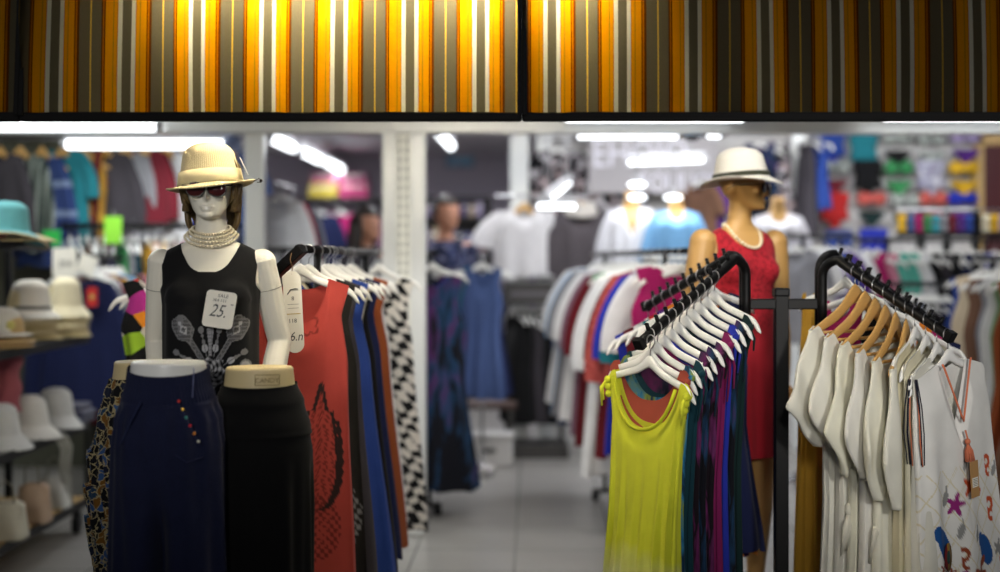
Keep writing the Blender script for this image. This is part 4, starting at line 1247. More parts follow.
# price card pinned on the tank top
def card_with(name, pts_mx, w, h, label, cat, texts, r=.012, mats=None):
    b = MB(); out = []
    for cx_, cz_, a0 in ((w / 2 - r, h / 2 - r, 0), (-w / 2 + r, h / 2 - r, 90), (-w / 2 + r, -h / 2 + r, 180), (w / 2 - r, -h / 2 + r, 270)):
        for k in range(6):
            q = math.radians(a0 + 18 * k); out.append((cx_ + r * math.cos(q), cz_ + r * math.sin(q)))
    b.prism(out, -.0006, .0006)
    Rr = Matrix.Rotation(PI / 2, 4, 'X')
    for body_, sz, x, z, sx, shear in texts:
        b.text(body_, sz, Matrix.Translation((x, -.0011, z)) @ Rr @ Matrix.Scale(sx, 4, (1, 0, 0)), 1, .0003, shear)
    o = b.build(name, mats or [M['card'], M['ink']], None); o.matrix_world = pts_mx
    return tag(o, label, cat), b
cp = W(219.5, 309.5, 3.995)
cmx = Matrix.Translation(cp) @ Matrix.Rotation(math.radians(8.5), 4, 'Y') @ Matrix.Rotation(math.radians(-6), 4, 'X')
card_with('price_card', cmx, .088, .106, 'white rounded price card reading 25 on the black tank top', 'price card',
          [('SALE', .014, .004, .0395, 1.05, .1), ('364 111', .0125, -.004, .0255, 1.0, .1), ('-', .026, .034, .020, 1.2, 0), ('25.', .052, -.004, -.006, .78, .35)])

# ------------------------------------------------------------------ tan mannequin (right)
TX, TY, TZ = (741 - 500) / F * 5.42, 5.42, .12
TR = math.radians(27)
tan = empty('mannequin', (TX, TY, 0), 'tan mannequin in a red sleeveless dress behind the pegged rack', 'mannequin', None, TR)
armsR = [((-.172, .012, 1.405), (-.212, .030, 1.12), (-.200, -.020, .86), (.05, -.2, -1), (.9, 0, 0), (0, -1, 0)),
         ((.172, .012, 1.405), (.206, .030, 1.12), (.190, -.020, .86), (-.05, -.2, -1), (-.9, 0, 0), (0, -1, 0))]
bm2, tor2 = body_mesh(.0055, armsR, math.radians(34), arm_r=(.054, .050, .042, .036, .026))
put('body', bm2, M['tan'], tan, (0, 0, TZ))
b = MB(); b.lathe([(.0, 0), (.20, 0), (.205, .01), (.205, TZ - .03), (.195, TZ - .015), (.0, TZ - .012)], 44); b.build('plinth', M['whiteform'], tan)
b = MB(); b.tube([(-.09, .03, TZ - .02), (-.09, .03, .52)], .009, 10); b.build('support_rod', M['chrome'], tan)
tm = Matrix.Translation((TX, TY, TZ)) @ Matrix.Rotation(TR, 4, 'Z')
def keep_red(c):
    ax = abs(c.x)
    if c.z > 1.31:
        if ax > interp(((1.31, .165), (1.35, .140), (1.40, .136), (1.46, .132)), c.z): return False
    zn = 1.385 + .075 * (ax / .092) ** 3.2 if c.y < 0.01 else 1.43 + .035 * (ax / .092) ** 3
    return c.z < zn and c.z < 1.475
dress = garment_on_body(tor2, .575, 1.48, keep_red, .007, 200, .006, fall=(1.24, .0), folds=8, amp=.004, seed=6)
o = put('red_dress', dress, cloth('red_lace_cloth', lambda t: t.mix(t.math('MULTIPLY', t.math('GREATER_THAN', t.noise(70, 3)[0], .53), t.math('GREATER_THAN', t.sep(t.obj())[2], 1.08)), srgb(176, 32, 46), srgb(140, 22, 34))), None, None, None, tm)
tag(o, 'red sleeveless knee length dress worn by the tan mannequin', 'dress')
b = MB()
for k in range(44):
    a = 2 * PI * k / 44; z = 1.47 - .085 * max(0, -math.sin(a)) ** 1.6
    rr = .066 + .026 * max(0, -math.sin(a))
    b.ell((rr * .95 * math.cos(a), .008 + rr * math.sin(a) * 1.02, z + .01 * max(0, math.sin(a))), (.0068, .0068, .0068), 8, 6)
o = b.build('necklace', M['pearl'], None); o.matrix_world = tm; tag(o, 'single strand of large cream pearls on the tan mannequin', 'necklace')
hr = TR + math.radians(34)
hm = hat_mesh(.096, .122, .142, .020, .84, .024, 1.0, 1.16, .006, -.012)
bd = MB(); bd.lathe([(.0975, .004), (.099, .006), (.0965, .022), (.095, .022)], 48, 0, (0, 0, 0), 1.0, 1.16)
hat('fedora_hat', hm, (TX, TY, TZ + 1.655), srgb(238, 239, 236), 'white fedora hat with thin dark band on the tan mannequin', rz=hr, rx=math.radians(-4), band=(bd, srgb(58, 60, 48)))
sunglasses(Matrix.Translation((TX, TY, TZ)) @ Matrix.Rotation(hr, 4, 'Z'), 'black sunglasses under the white fedora of the tan mannequin')

# ------------------------------------------------------------------ hip forms with trousers and skirt
HIP = [(0, .098, .078, 0), (-.05, .104, .083, 0), (-.10, .114, .088, .002), (-.16, .128, .096, .004), (-.22, .136, .100, .005), (-.28, .136, .098, .004), (-.34, .13, .09, .002)]
def hip_form(px, d, py, sx, mat, label, rz=0.0, mark=False):
    top = W(px, py, d)
    t = empty('hip_form', (top.x, top.y, 0), label, 'display form', None, rz)
    b = MB(); rs = []
    r0 = HIP[0]
    for k, (f, dz) in enumerate(((.02, -.004), (.5, -.004), (.80, -.0035), (.95, .0), (1.0, -.006))):
        rs.append([Vector((r0[1] * sx * f * math.cos(q), r0[2] * f * math.sin(q), dz)) for q in [2 * PI * j / 40 for j in range(40)]])
    for z, hw, hd, cy in HIP:
        if z < 0 or True:
            zz = z - .012
            rs.append([Vector((hw * sx * math.cos(q), cy + hd * math.sin(q), zz)) for q in [2 * PI * j / 40 for j in range(40)]])
    b.rings(rs)
    for s in (-1, 1): b.tube([(s * .075 * sx, 0, -.33), (s * .078 * sx, 0, -.48), (s * .08 * sx, 0, -.50)], [.064, .056, .045], 20)
    if mark:
        fr = MB()
        def surf(x, z): return -interp([(-r[0], r[2]) for r in HIP], -z) * math.sqrt(max(0, 1 - (x / (r0[1] * sx * 1.05)) ** 2)) - .0005
        for (xa, za), (xb, zb_) in (((.002, -.018), (.066, -.018)), ((.066, -.018), (.066, -.046)), ((.002, -.046), (.066, -.046)), ((.002, -.018), (.002, -.046))):
            fr.tube([(xa, surf(xa, za), za), ((xa + xb) / 2, surf((xa + xb) / 2, (za + zb_) / 2), (za + zb_) / 2), (xb, surf(xb, zb_), zb_)], .0012, 5)
        fr.text('CANDY', .019, Matrix.Translation((.034, surf(.034, -.034) - .0006, -.0335)) @ Matrix.Rotation(math.radians(14), 4, 'Z') @ Matrix.Rotation(PI / 2, 4, 'X'), 0, .0008)
    f = b.build('hip_shell', mat, t, (0, 0, top.z))
    if mark: fr.build('stamped_mark', plain('stamped_shadow_tan', srgb(150, 132, 88), .6), f)
    b = MB(); b.tube([(0, 0, .02), (0, 0, top.z - .3)], .014, 12); b.build('pole', M['chrome'], t)
    b = MB(); b.lathe([(0, 0), (.15, 0), (.155, .008), (.15, .018), (.03, .026), (.0, .03)], 36); b.build('base_plate', M['chrome'], t)
    return t, top
def wrap(top, rings, legs=None, N=96, ripple=None, colf=None, rz=0, dip=0.0):
    b = MB(); rs = []
    for z, hw, hd, cy in rings:
        ring = []
        for j in range(N):
            q = 2 * PI * j / N
            r = ripple(q, z) if ripple else 0
            ring.append(Vector(((hw + r) * math.cos(q), cy + (hd + r) * math.sin(q), z - dip * max(0, -math.sin(q)) ** .8 * max(0, 1 + z / .25))))
        rs.append(ring)
    b.rings(rs, 0, False)
    if legs: legs(b)
    return b
def dense(pts, step):
    out = []; z = pts[0][0]
    while z >= pts[-1][0] - 1e-6:
        out.append((z,) + tuple(interp([(-p[0], p[i]) for p in pts], -z) for i in (1, 2, 3))); z -= step
    return out
# navy trousers on the white form
_, top = hip_form(168.5, 3.80, 361, 1.04, M['whiteform'], 'white hip form with flat oval top wearing navy trousers')
R1 = dense([(-.012, .110, .088, 0), (-.05, .114, .092, 0), (-.095, .126, .101, .002), (-.105, .131, .106, .002), (-.16, .147, .115, .005), (-.24, .156, .120, .006), (-.36, .158, .118, .004), (-1.0, .166, .108, .0)], .0034)
def rip_navy(q, z):
    if z > -.098: return .0022 * math.sin(q * 32 + z * 420) * math.sin(q * 32 - z * 420) + .0010 * math.cos(z * 900)
    k = sm(-.30, -.52, z)
    pinch = -.062 * k * math.exp(-(math.cos(q) / .17) ** 2)
    return pinch + .0035 * math.sin(q * 17 + 1) * sm(-.098, -.14, z) * (1 - .6 * sm(-.16, -.3, z)) + .004 * math.sin(q * 7 + z * 6) + .004 * k * math.sin(q * 11 + z * 4)
mb = wrap(top, R1, None, 300, rip_navy, dip=.026)
def denim(t):
    x, y, z = t.sep(t.obj())
    nz = t.noise(160, 2)[0]; st = t.noise(22, 3)[0]
    c = t.mix(nz, srgb(17, 21, 46), srgb(28, 34, 66))
    return t.mix(t.math('MULTIPLY', st, .3), c, srgb(40, 46, 80))
nav = mb.build('trousers', cloth('navy_denim', denim), None, tuple(top)); tag(nav, 'navy wide trousers with smocked waist and bead trimmed pocket on the white form', 'trousers')
def nav_surf(x, z, o=.004):
    hw = interp([(-r[0], r[1]) for r in R1], -z); hd = interp([(-r[0], r[2]) for r in R1], -z); return -hd * math.sqrt(max(.05, 1 - (x / hw) ** 2)) - o
for k in range(6):
    s = k / 5; x = .052 + .050 * s; z = -.100 - .108 * s
    b = MB(); b.ell((0, 0, 0), (.0042, .0042, .0042), 10, 7)
    b.build('bead', M['paint'], nav, (x, nav_surf(x, z, .007), z), [srgb(230, 60, 50), srgb(240, 190, 60), srgb(60, 160, 150), srgb(220, 40, 60), srgb(236, 150, 50), srgb(220, 220, 210)][k])
for s in (-1, 1):
    pts = [(s * (.050 + .056 * k / 10), nav_surf(.050 + .056 * k / 10, -.103 - .115 * k / 10, .005), -.103 - .115 * k / 10) for k in range(11)]
    b = MB(); b.tube(pts, .0022, 6); b.build('pocket_seam', M['cloth'], nav, None, srgb(40, 48, 84))
b = MB(); b.tube([(.046, nav_surf(.046, -.24), -.24), (.075, nav_surf(.075, -.262), -.262), (.115, nav_surf(.115, -.25), -.25)], .0016, 6)
b.build('pocket_seam', M['cloth'], nav, None, srgb(40, 48, 84))
b = MB(); b.tube([(.083, nav_surf(.083, z, .0045), z) for z in (-.014, -.03, -.05, -.07, -.092)], [.0016, .0012, .0018, .0012, .0016], 6); b.build('waist_thread', M['cloth'], nav, None, srgb(110, 118, 160))
# black skirt on the tan stamped form
_, top = hip_form(259.5, 3.92, 366.5, .97, M['tanform'], 'tan hip form stamped CANDY wearing a black skirt', 0, True)
R2 = dense([(-.044, .106, .092, 0), (-.10, .126, .106, .002), (-.17, .144, .118, .004), (-.188, .147, .121, .004), (-.192, .143, .117, .004), (-.24, .149, .120, .004), (-.45, .150, .124, .002), (-1.0, .156, .135, 0)], .004)
mb = wrap(top, R2, None, 160, lambda q, z: (.0045 * math.sin(q * 11 + z * 2) + .003 * math.sin(q * 19)) * sm(-.21, -.40, z), dip=.012)
o = mb.build('skirt', M['cloth'], None, tuple(top), srgb(9, 9, 10)); tag(o, 'long black skirt with fold over waistband on the tan stamped form', 'skirt')
# patterned trousers on the tan form behind
_, top = hip_form(147, 4.12, 361, .98, M['tanform'], 'tan hip form wearing patterned trousers, partly hidden behind the navy trousers')
PM['mosaic'] = patches('mosaic_print_cloth', [srgb(16, 18, 26), srgb(52, 84, 132), srgb(14, 14, 18), srgb(120, 82, 30), srgb(24, 30, 52), srgb(14, 14, 18), srgb(36, 64, 90)], srgb(170, 156, 116), 40, .05, 1.0, .03)
R3 = dense([(-.05, .106, .09, 0), (-.10, .124, .10, .0), (-.17, .142, .11, .0), (-.26, .158, .118, .0), (-.262, .166, .124, .0), (-.36, .160, .120, .0), (-.362, .178, .130, 0), (-.45, .166, .124, 0), (-.452, .178, .132, 0), (-.54, .160, .12, 0), (-.60, .150, .115, 0), (-1.0, .150, .115, 0)], .004)
mb = wrap(top, R3, None, 150, lambda q, z: .005 * math.sin(q * 13 + z * 9) + (.006 * math.sin(q * 29 + 2) if -.60 < z < -.25 else 0) + .002 * math.sin(q * 37 + z * 60))
o = mb.build('trousers', PM['mosaic'], None, tuple(top)); tag(o, 'ruffled mosaic print trousers on the tan form behind the navy trousers', 'trousers')
# ================================================================== racks and goods further back
def rail_stand(A, B, label, top=None, posts=2, r=.014, mat='black_steel', feet=True, cat='clothes rail', fl=.15, inset=.17):
    A, B = Vector(A), Vector(B); mid = (A + B) / 2
    t = empty('clothes_rail', (mid.x, mid.y, 0), label, cat)
    o = Vector((mid.x, mid.y, 0)); d = (B - A); d.z = 0; d.normalize(); n = Vector((d.y, -d.x, 0))
    b = MB(); b.tube([A - o - d * .04, B - o + d * .04], r, 12); b.build('rail', M[mat], t)
    for e in (A.lerp(B, inset), B.lerp(A, inset)):
        b = MB(); b.tube([Vector((e.x, e.y, .05)) - o, e - o], r * .95, 12); b.ell(e - o, (r * 1.2,) * 3, 10, 8); p = b.build('post', M[mat], t)
        if feet:
            b = MB(); b.bar(Vector((e.x, e.y, .06)) - o - n * fl, Vector((e.x, e.y, .06)) - o + n * fl, .03, .025, 0, bev=.004); b.build('foot', M[mat], p)
            for s in (-1, 1):
                c = Vector((e.x, e.y, .025)) - o + n * (fl - .02) * s
                b = MB(); b.tube([c - d * .01, c + d * .01], .024, 12); b.build('caster', M[mat], p)
    return t

# ---- red tank tops on the rail behind the ivory mannequin
A, B = Vector((-.655, 4.55, 1.493)), Vector((-.575, 6.45, 1.493))
rail_stand(A, B, 'black clothes rail with long dresses behind the ivory mannequin')
def red_col(x, z, front, s, a):
    c = Vector(srgb(186, 72, 64)[:3]); k = Vector((.03, .016, .016))
    if not front: return tuple(c)
    dx, dz = x - .085, z + .66                     # paisley
    t = dz / .21
    if -1 < t < 1:
        w = .062 * math.sqrt(max(0, 1 - t * t)) * (1 - .45 * t) if t < .55 else .022 * (1 - t) / .45
        e = abs(dx) - w
        sc = .006 * abs(math.sin(dz * 90))
        if abs(e) < .006 or (dx > 0 and abs(e - .012) < .005 + sc and t < .4): return tuple(k)
        if e < 0 and math.sin(dx * 260 + 3 * math.sin(dz * 70)) * math.sin(dz * 210) > .25: return tuple(c * .45)
    dx, dz = x - .09, z + .93
    if math.hypot(dx, dz * .8) < .085 and math.sin(dx * 230 + 2) * math.sin(dz * 230) > .12: return tuple(c * .42)
    dx, dz = x - .035, z + .265
    q = math.hypot(dx, dz); an = math.atan2(dz, dx)
    if abs(q - .022 - .012 * abs(math.sin(an * 2.5))) < .004: return tuple(c * .5)
    return tuple(c)
rm = garment_mesh(L=1.18, width=((0, .165), (.10, .145), (.24, .175), (1, .245)), thick=((0, .01), (.12, .03), (1, .05)), neck=(.095, .155, .04), folds=6, amp=.011, seed=11, N=220, nz=170, colf=red_col)
mx = frame_mx(A + Vector((-.0, .03, .015)), (.96, .27), .05)
hanger(mx, 'plastic', 'white plastic hanger of the coral red printed dress beside the ivory mannequin', 'hangers on the rail behind the ivory mannequin')
o = garment_obj('dress', rm.mesh('printed_red_dress'), mx, CN['red'], 'long coral red tank dress with dark paisley print beside the black skirt', 'dresses on the rail behind the ivory mannequin', M['print'])
LBK = 'on the rail behind the ivory mannequin'
def blk_col(x, z, front, s, a):
    c = Vector((.022, .020, .018))
    dx, dz = x - .17, z + .93
    if abs(dx) < .06 and abs(dz) < .10 and math.sin(dx * 190 + dz * 60) * math.sin(dz * 170) > .1 and abs(dx) + abs(dz) * .5 < .08: return (.30, .30, .31)
    return tuple(c)
bk = garment_mesh(L=1.2, width=((0, .17), (.12, .15), (.25, .19), (1, .262)), thick=((0, .01), (.12, .03), (1, .05)), neck=(.10, .14, .06), folds=7, amp=.012, seed=14, N=150, nz=130, colf=blk_col).mesh('black_print_dress')
specs = [('black grey-motif', bk, None, M['print'], 1.0), ('charcoal', None, 'charcoal', None, 1.03), ('bright blue', None, 'blue', None, 1.05), ('cream', None, 'cream', None, 1.08), ('black', None, 'black', None, 1.05), ('navy', None, 'navy', None, 1.03),
         ('rust', None, 'rust', None, 1.02), ('white', None, 'white', None, 1.0), ('zebra striped', None, 'white', PM['zebra'], 1.08)]
for i, (nm, me, cn, mat, zs) in enumerate(specs):
    f = (.09, .18, .26, .315, .35, .45, .58, .70, .93)[i]
    rr = random.Random(i + 5)
    mx = frame_mx(A.lerp(B, f) + Vector((.035 if i == 8 else -.02 if i == 7 else 0, 0, .014)), (.97, .24 + rr.uniform(-.08, .08)), rr.uniform(0, .06))
    hanger(mx, 'plastic', f'white plastic hanger of the {nm} dress {LBK}', 'hangers ' + LBK)
    garment_obj('dress', me or stock('long dress', i % 3), mx @ Matrix.Diagonal((.96, 1, zs, 1)), CN[cn] if cn else (1, 1, 1, 1), f'{nm} long dress, {ORD[i + 1]} from the front {LBK}', 'dresses ' + LBK, mat)
# rounded hang tag on a cord
b = MB(); out = []
for k in range(13): q = PI * k / 12; out.append((.0285 * math.cos(q), .1 + .0285 * math.sin(q)))
for k in range(13): q = PI + PI * k / 12; out.append((.0285 * math.cos(q), -.1 + .0285 * math.sin(q)))
b.prism(out, -.0008, .0008)
Rr = Matrix.Rotation(PI / 2, 4, 'X')
b.text('6.n', .040, Matrix.Translation((.004, -.0012, -.078)) @ Rr @ Matrix.Scale(.85, 4, (1, 0, 0)), 1, .0003, .25)
b.text('118', .018, Matrix.Translation((-.004, -.0012, -.028)) @ Rr, 1, .0003)
b.text('8', .018, Matrix.Translation((.0, -.0012, .042)) @ Rr, 1, .0002)
b.tube([(-.016, -.0012, .056), (-.006, -.0012, .070), (.008, -.0012, .073), (.018, -.0012, .071)], .0016, 5, 1)
b.box((0, -.0011, -.006), (.044, .0006, .0026), 2)
for k in range(2): b.box((0, -.0011, .012 + .012 * k), (.034, .0004, .001), 1)
b.tube([(0, 0, .118), (.004, .006, .14), (-.002, .012, .165), (.003, .012, .185)], .0014, 5, 3)
o = b.build('hang_tag', [M['card'], M['ink'], M['gold'], plain('brown_cord', srgb(120, 92, 60), .8)], None)
tp = W(293.5, 312, 4.36); o.matrix_world = Matrix.Translation(tp) @ Matrix.Rotation(math.radians(-3), 4, 'Y') @ Matrix.Rotation(math.radians(8), 4, 'Z')
tag(o, 'tall rounded cream hang tag with handwritten price beside the mannequin arm', 'hang tag')
# black square display arm that carries the tag
b = MB(); p0, p1 = W(272, 277, 4.42), W(303, 248, 4.38)
t = empty('display_bracket', (p0 + p1) / 2, 'black square display arm sloping up beside the ivory mannequin shoulder', 'display arm')
m_ = (p0 + p1) / 2; b.bar(p0 - m_, p1 - m_, .034, .034, 0, bev=.003); b.build('arm_bar', M['black_steel'], t)
b = MB(); b.bar(p0 - m_, Vector((p0.x, p0.y + .1, p0.z - .02)) - m_, .03, .03, 0, bev=.003); b.bar(Vector((p0.x, p0.y + .1, .02)) - m_, Vector((p0.x, p0.y + .1, p0.z)) - m_, .03, .03, 0, bev=.003); b.build('bracket_post', M['black_steel'], t)
b = MB(); b.box(Vector((p0.x, p0.y + .1, .015)) - m_, (.26, .26, .03), 0, .006); b.build('foot', M['black_steel'], t)

# ---- harlequin dress beside the mannequin's other arm
A, B = Vector((-1.27, 5.15, 1.46)), Vector((-1.36, 6.3, 1.46))
rail_stand(A, B, 'black clothes rail behind the ivory mannequin on its far left side')
rail_row(A, B, [('dress', 'white', .62, PM['harlequin'], 'bright harlequin patterned'), ('dress', 'charcoal'), ('dress', 'teal'), ('dress', 'white'), ('dress', 'navy'), ('dress', 'brown')], 'left of the ivory mannequin', 'the front', 'dresses left of the ivory mannequin', u=(.97, .2), seed=4, wx=.84)

# ---- hat shelf
SX, S0, S1 = -2.22, 5.3, 7.5
t = empty('display_shelf', (SX - .24, (S0 + S1) / 2, 0), 'dark wheeled display shelf holding hats at the left edge', 'shelf')
def sl(p): return Vector(p) - Vector((SX - .24, (S0 + S1) / 2, 0))
for z, mt, y0, y1, w in ((.17, 'board', S0, S1, .5), (.575, 'darkboard', S0, S1, .48), (1.04, 'darkboard', S0, S1, .48), (1.53, 'darkboard', S0, 6.85, .36)):
    b = MB(); b.box(sl((SX - w / 2, (y0 + y1) / 2, z)), (w, y1 - y0, .03), 0, .004)
    sh = b.build('shelf_board', M[mt], t)
    b = MB(); b.box(sl((SX - .0, (y0 + y1) / 2, z - .004)), (.014, y1 - y0, .044), 0, .003); b.build('edge_strip', M['black_steel'], sh)
for y in (S0 + .05, 6.8, S1 - .04):
    b = MB(); b.bar(sl((SX - .42, y, .1)), sl((SX - .42, y, 1.75)), .035, .035, 0, (0, 1, 0), .003); b.build('upright', M['black_steel'], t)
for y in (S0 + .1, S1 - .08):
    for x in (SX - .04, SX - .42):
        b = MB(); b.tube([sl((x - .015, y, .055)), sl((x + .015, y, .055))], .055, 18); b.box(sl((x, y, .12)), (.03, .05, .07), 0, .004); b.build('caster', M['black_steel'], t)
HS = 'on the middle hat shelf'; HS2 = 'on the middle shelf'
def stack(px, d, zb, n, top, col, side, lab, group):
    for k in range(n):
        z = zb + .008 + .026 * k
        last = k == n - 1
        rr = random.Random(n * 7 + k + int(px))
        mb = hat_mesh(*(top if last else top), **side)
        c = col[k % len(col)] if not last else col[-1]
        p = W(px, 0, d)
        nm = 'topmost' if last else f'{ORD[k]} from bottom'
        bd = None
        if last and lab[2]:
            bb = MB(); cr = top[0]; bb.lathe([(cr + .001, .004), (cr + .0025, .006), (cr * .955 + .0025, .02), (cr * .955, .022)], 40, 0, (0, 0, 0), 1, 1.12); bd = (bb, lab[2])
        hat(lab[0], mb, (p.x + rr.uniform(-.008, .008), d + rr.uniform(-.008, .008), z + top[3]), c, f'{lab[1]}, {nm} of its stack {HS2}', rz=rr.uniform(-.5, .5) - .6, ry=rr.uniform(-.03, .03), band=bd, group=group)
stack(29, 6.95, 1.055, 5, (.098, .150, .150, .045, .84), [srgb(214, 200, 156), srgb(222, 208, 168), srgb(216, 202, 160), srgb(224, 212, 176), srgb(234, 233, 230)], dict(curl=.01), ('fedora_hat', 'cream fedora with grey band', srgb(120, 120, 116)), 'fedora hats ' + HS)
stack(64, 7.28, 1.055, 5, (.086, .150, .128, .055, .82), [srgb(214, 202, 160), srgb(222, 210, 170), srgb(226, 216, 182), srgb(222, 212, 172), srgb(236, 230, 204)], dict(), ('bucket_hat', 'cream bucket hat', None), 'bucket hats ' + HS)
stack(2, 6.35, 1.055, 3, (.088, .118, .130, .012, .90), [srgb(206, 176, 124), srgb(214, 186, 136), srgb(233, 233, 230)], dict(), ('boater_hat', 'white or tan flat topped hat', None), 'flat topped hats ' + HS)
b = MB()
for k in range(5):
    a = 2 * PI * k / 5; b.ell((.012 * math.cos(a), -.004, .012 * math.sin(a)), (.010, .005, .010), 8, 6)
b.ell((0, -.009, 0), (.006, .004, .006), 8, 6)
o = b.build('flower_brooch', M['paint'], None, W(11, 325, 6.2), srgb(228, 218, 130)); tag(o, 'pale yellow flower brooch on the small white flat topped hat', 'brooch')
p = W(8, 0, 6.3)
mb = hat_mesh(.098, .135, .172, .035, .86, -.02, 1, 1.08, .0, .02, -.01)
o = hat('sun_hat', mb, (p.x, 6.3, 1.592), srgb(122, 204, 218), 'turquoise sun hat with cream edged brim on the top shelf', rz=.5, ry=.06)
b = MB(); pts = []
for k in range(49):
    a = 2 * PI * k / 48; s = 1.0
    pts.append((.173 * math.cos(a), .173 * 1.08 * math.sin(a), -.036 - .02 * math.cos(a) ** 2 + .02 * max(0, -math.sin(a)) - .01 * math.cos(a)))
b.tube(pts[:-1], .006, 6, closed=True); b.build('brim_edge', M['straw'], o, None, srgb(226, 212, 176))
mb = hat_mesh(.092, .02, .178, .03, .9, .0, 1, 1.08)
o = hat('sun_hat', mb, (p.x + .02, 6.36, 1.578), srgb(214, 196, 156), 'natural straw sun hat lying beneath the turquoise one', rz=.2)
b = MB(); b.ell((0, 0, 0), (.03, .03, .03), 12, 8); 
for k in range(6): b.ell((.018 * math.cos(k), -.012, .018 * math.sin(k * 1.7)), (.012, .012, .012), 7, 5)
o = b.build('pompom', M['knit'], None, (W(3, 0, 6.22).x, 6.22, 1.577), srgb(150, 36, 50)); tag(o, 'small dark red flower beside the turquoise hat', 'flower')
# lower shelf
LS = 'on the lower hat shelf'
for i, (px, d, c, br, lab) in enumerate([(0, 6.45, srgb(226, 226, 222), .15, 'white cotton sun hat nearest the left edge'), (30, 6.85, srgb(232, 230, 222), .155, 'big white sun hat with hanging tapes'), (56, 7.25, srgb(216, 216, 212), .14, 'pale grey sun hat at the shelf end')]):
    p = W(px, 0, d); mb = hat_mesh(.092, .145, br, .055, .84, .0, 1, 1.1, 0, .0, -.008)
    o = hat('sun_hat', mb, (p.x, d, .592 + .058), c, f'{lab} {LS}', rz=.3 * i, mat='knit', group='sun hats ' + LS)
    if i == 1:
        for k in range(4):
            b = MB(); x0 = .12 + .015 * k; y0 = -.05 + .03 * k
            b.tube([(x0, y0, -.06), (x0 + .03, y0 - .01, -.12), (x0 + .02, y0, -.22), (x0 + .035, y0 + .01, -.30 - .04 * k)], [.006, .008, .008, .004], 6, squash=.4)
            b.build('tape', M['cloth'], o, None, srgb(176, 176, 166))
b = MB(); b.box((0, 0, 0), (.22, .26, .035), 0, .015); b.box((.01, .0, .035), (.21, .25, .032), 0, .014); b.box((-.01, .01, .068), (.2, .24, .03), 0, .014)
o = b.build('folded_scarf', M['knit'], None, W(58, 0, 7.32) * Vector((1, 1, 0)).length * 0 + Vector((W(66, 0, 7.36).x, 7.40, .612)), srgb(60, 62, 90)); tag(o, 'folded dark blue striped scarf at the end of the lower hat shelf', 'scarf')
b = MB(); 
rs = []
for k in range(14):
    z = .14 - .28 * k / 13
    rs.append([Vector(((.085 + .01 * math.sin(k)) * math.cos(q), .10 * math.sin(q) + .010 * math.sin(5 * q + k * .4), z)) for q in [2 * PI * j / 30 for j in range(30)]])
b.rings(rs); o = b.build('pink_bag', M['cloth'], None, (W(12, 0, 6.7).x - .02, 6.62, .592 + .145 + .14), srgb(178, 96, 104)); tag(o, 'dusty pink cloth bag under the middle hat shelf', 'bag')
# bottom board
def bag(px, d, w, h, c, lab):
    b = MB(); rs = []
    for k in range(12):
        s = k / 11; ww = w * (1 - .12 * s) * (.55 if k == 11 else 1); 
        rs.append([Vector((ww / 2 * math.copysign(abs(math.cos(q)) ** .6, math.cos(q)), .085 * (1 - .5 * s) * math.copysign(abs(math.sin(q)) ** .6, math.sin(q)) + .006 * math.sin(3 * q + 5 * s), h * s)) for q in [2 * PI * j / 32 for j in range(32)]])
    b.rings(rs); o = b.build('paper_bag', M['paint'], None, (W(px, 0, d).x, d, .187), c); tag(o, lab, 'bag', 'bags on the bottom board')
    b = MB(); b.tube([(-w * .22, -.03, h - .01), (-w * .2, -.034, h + .07), (0, -.036, h + .10), (w * .2, -.034, h + .07), (w * .22, -.03, h - .01)], .004, 6); b.build('handle', M['cloth'], o, None, srgb(150, 146, 130))
bag(8, 6.35, .17, .17, srgb(206, 200, 178), 'cream paper bag nearest the left edge on the bottom shelf board')
bag(34, 6.75, .16, .19, srgb(196, 168, 140), 'tan paper bag in the middle of the bottom shelf board')
bag(56, 7.15, .15, .17, srgb(214, 214, 206), 'white paper bag at the far end of the bottom shelf board')
b = MB()
for k in range(26):
    a = k * 2.4; z = -1 + 2 * (k + .5) / 26; r = math.sqrt(1 - z * z); b.ell((.034 * r * math.cos(a), .034 * r * math.sin(a), .034 * z), (.014, .014, .014), 7, 5)
o = b.build('pompom', M['knit'], None, (W(4, 0, 6.4).x, 6.36, .187 + .044), srgb(170, 36, 60)); tag(o, 'red pompom on the wooden bottom board of the hat shelf', 'pompom')

# ---- navy sweaters and cards behind the hat shelf
A, B = Vector((-2.44, 8.0, 1.485)), Vector((-2.40, 9.1, 1.485))
rail_stand(A, B, 'black clothes rail of sweaters behind the hat shelf')
SW = 'behind the hat shelf'
specs = [('sweater', 'navy', 1.2), ('sweater', 'grey', 1.15), ('tunic', 'maroon'), ('tunic', 'mustard'), ('tunic', 'light blue'), ('tunic', 'yellow'), ('tunic', 'black'), ('tunic', 'dusty pink'), ('tunic', 'white'), ('tunic', 'lilac')]
rail_row(A, B, specs, SW, 'the front', 'tops behind the hat shelf', u=(.98, .1), seed=9, wx=1.0)
b = MB(); b.prism([(-.03, -.055), (.03, -.055), (.03, .055), (-.03, .055)], -.001, .001); b.ell((0, -.002, .0), (.014, .002, .018), 12, 8, 1)
o = b.build('sewn_badge', [plain('red_badge', srgb(190, 36, 30), .7), M['gold']], None, W(92, 297, 7.93)); tag(o, 'small red badge with gold mark on the navy sweater', 'badge')
def pcard(px, py, d, w, h, txt, lab, tilt=0, c=None):
    o, b = card_with('price_card', Matrix.Translation(W(px, py, d)) @ Matrix.Rotation(tilt, 4, 'Y'), w, h, lab, 'price card', [(txt, h * .36, 0, -h * .05, .9, .15)] if txt else [], .004, [M['card'] if c is None else plain('green_card_' + str(px), c, .5), M['ink']])
    b = MB(); b.tube([(0, 0, h / 2 - .004), (.006, .006, h / 2 + .02), (-.004, .01, h / 2 + .045)], .0015, 5); b.build('hook_wire', M['metal_wire'], o)
pcard(64.5, 262.5, 7.85, .135, .165, '254', 'white price card reading 254 above the navy sweater')
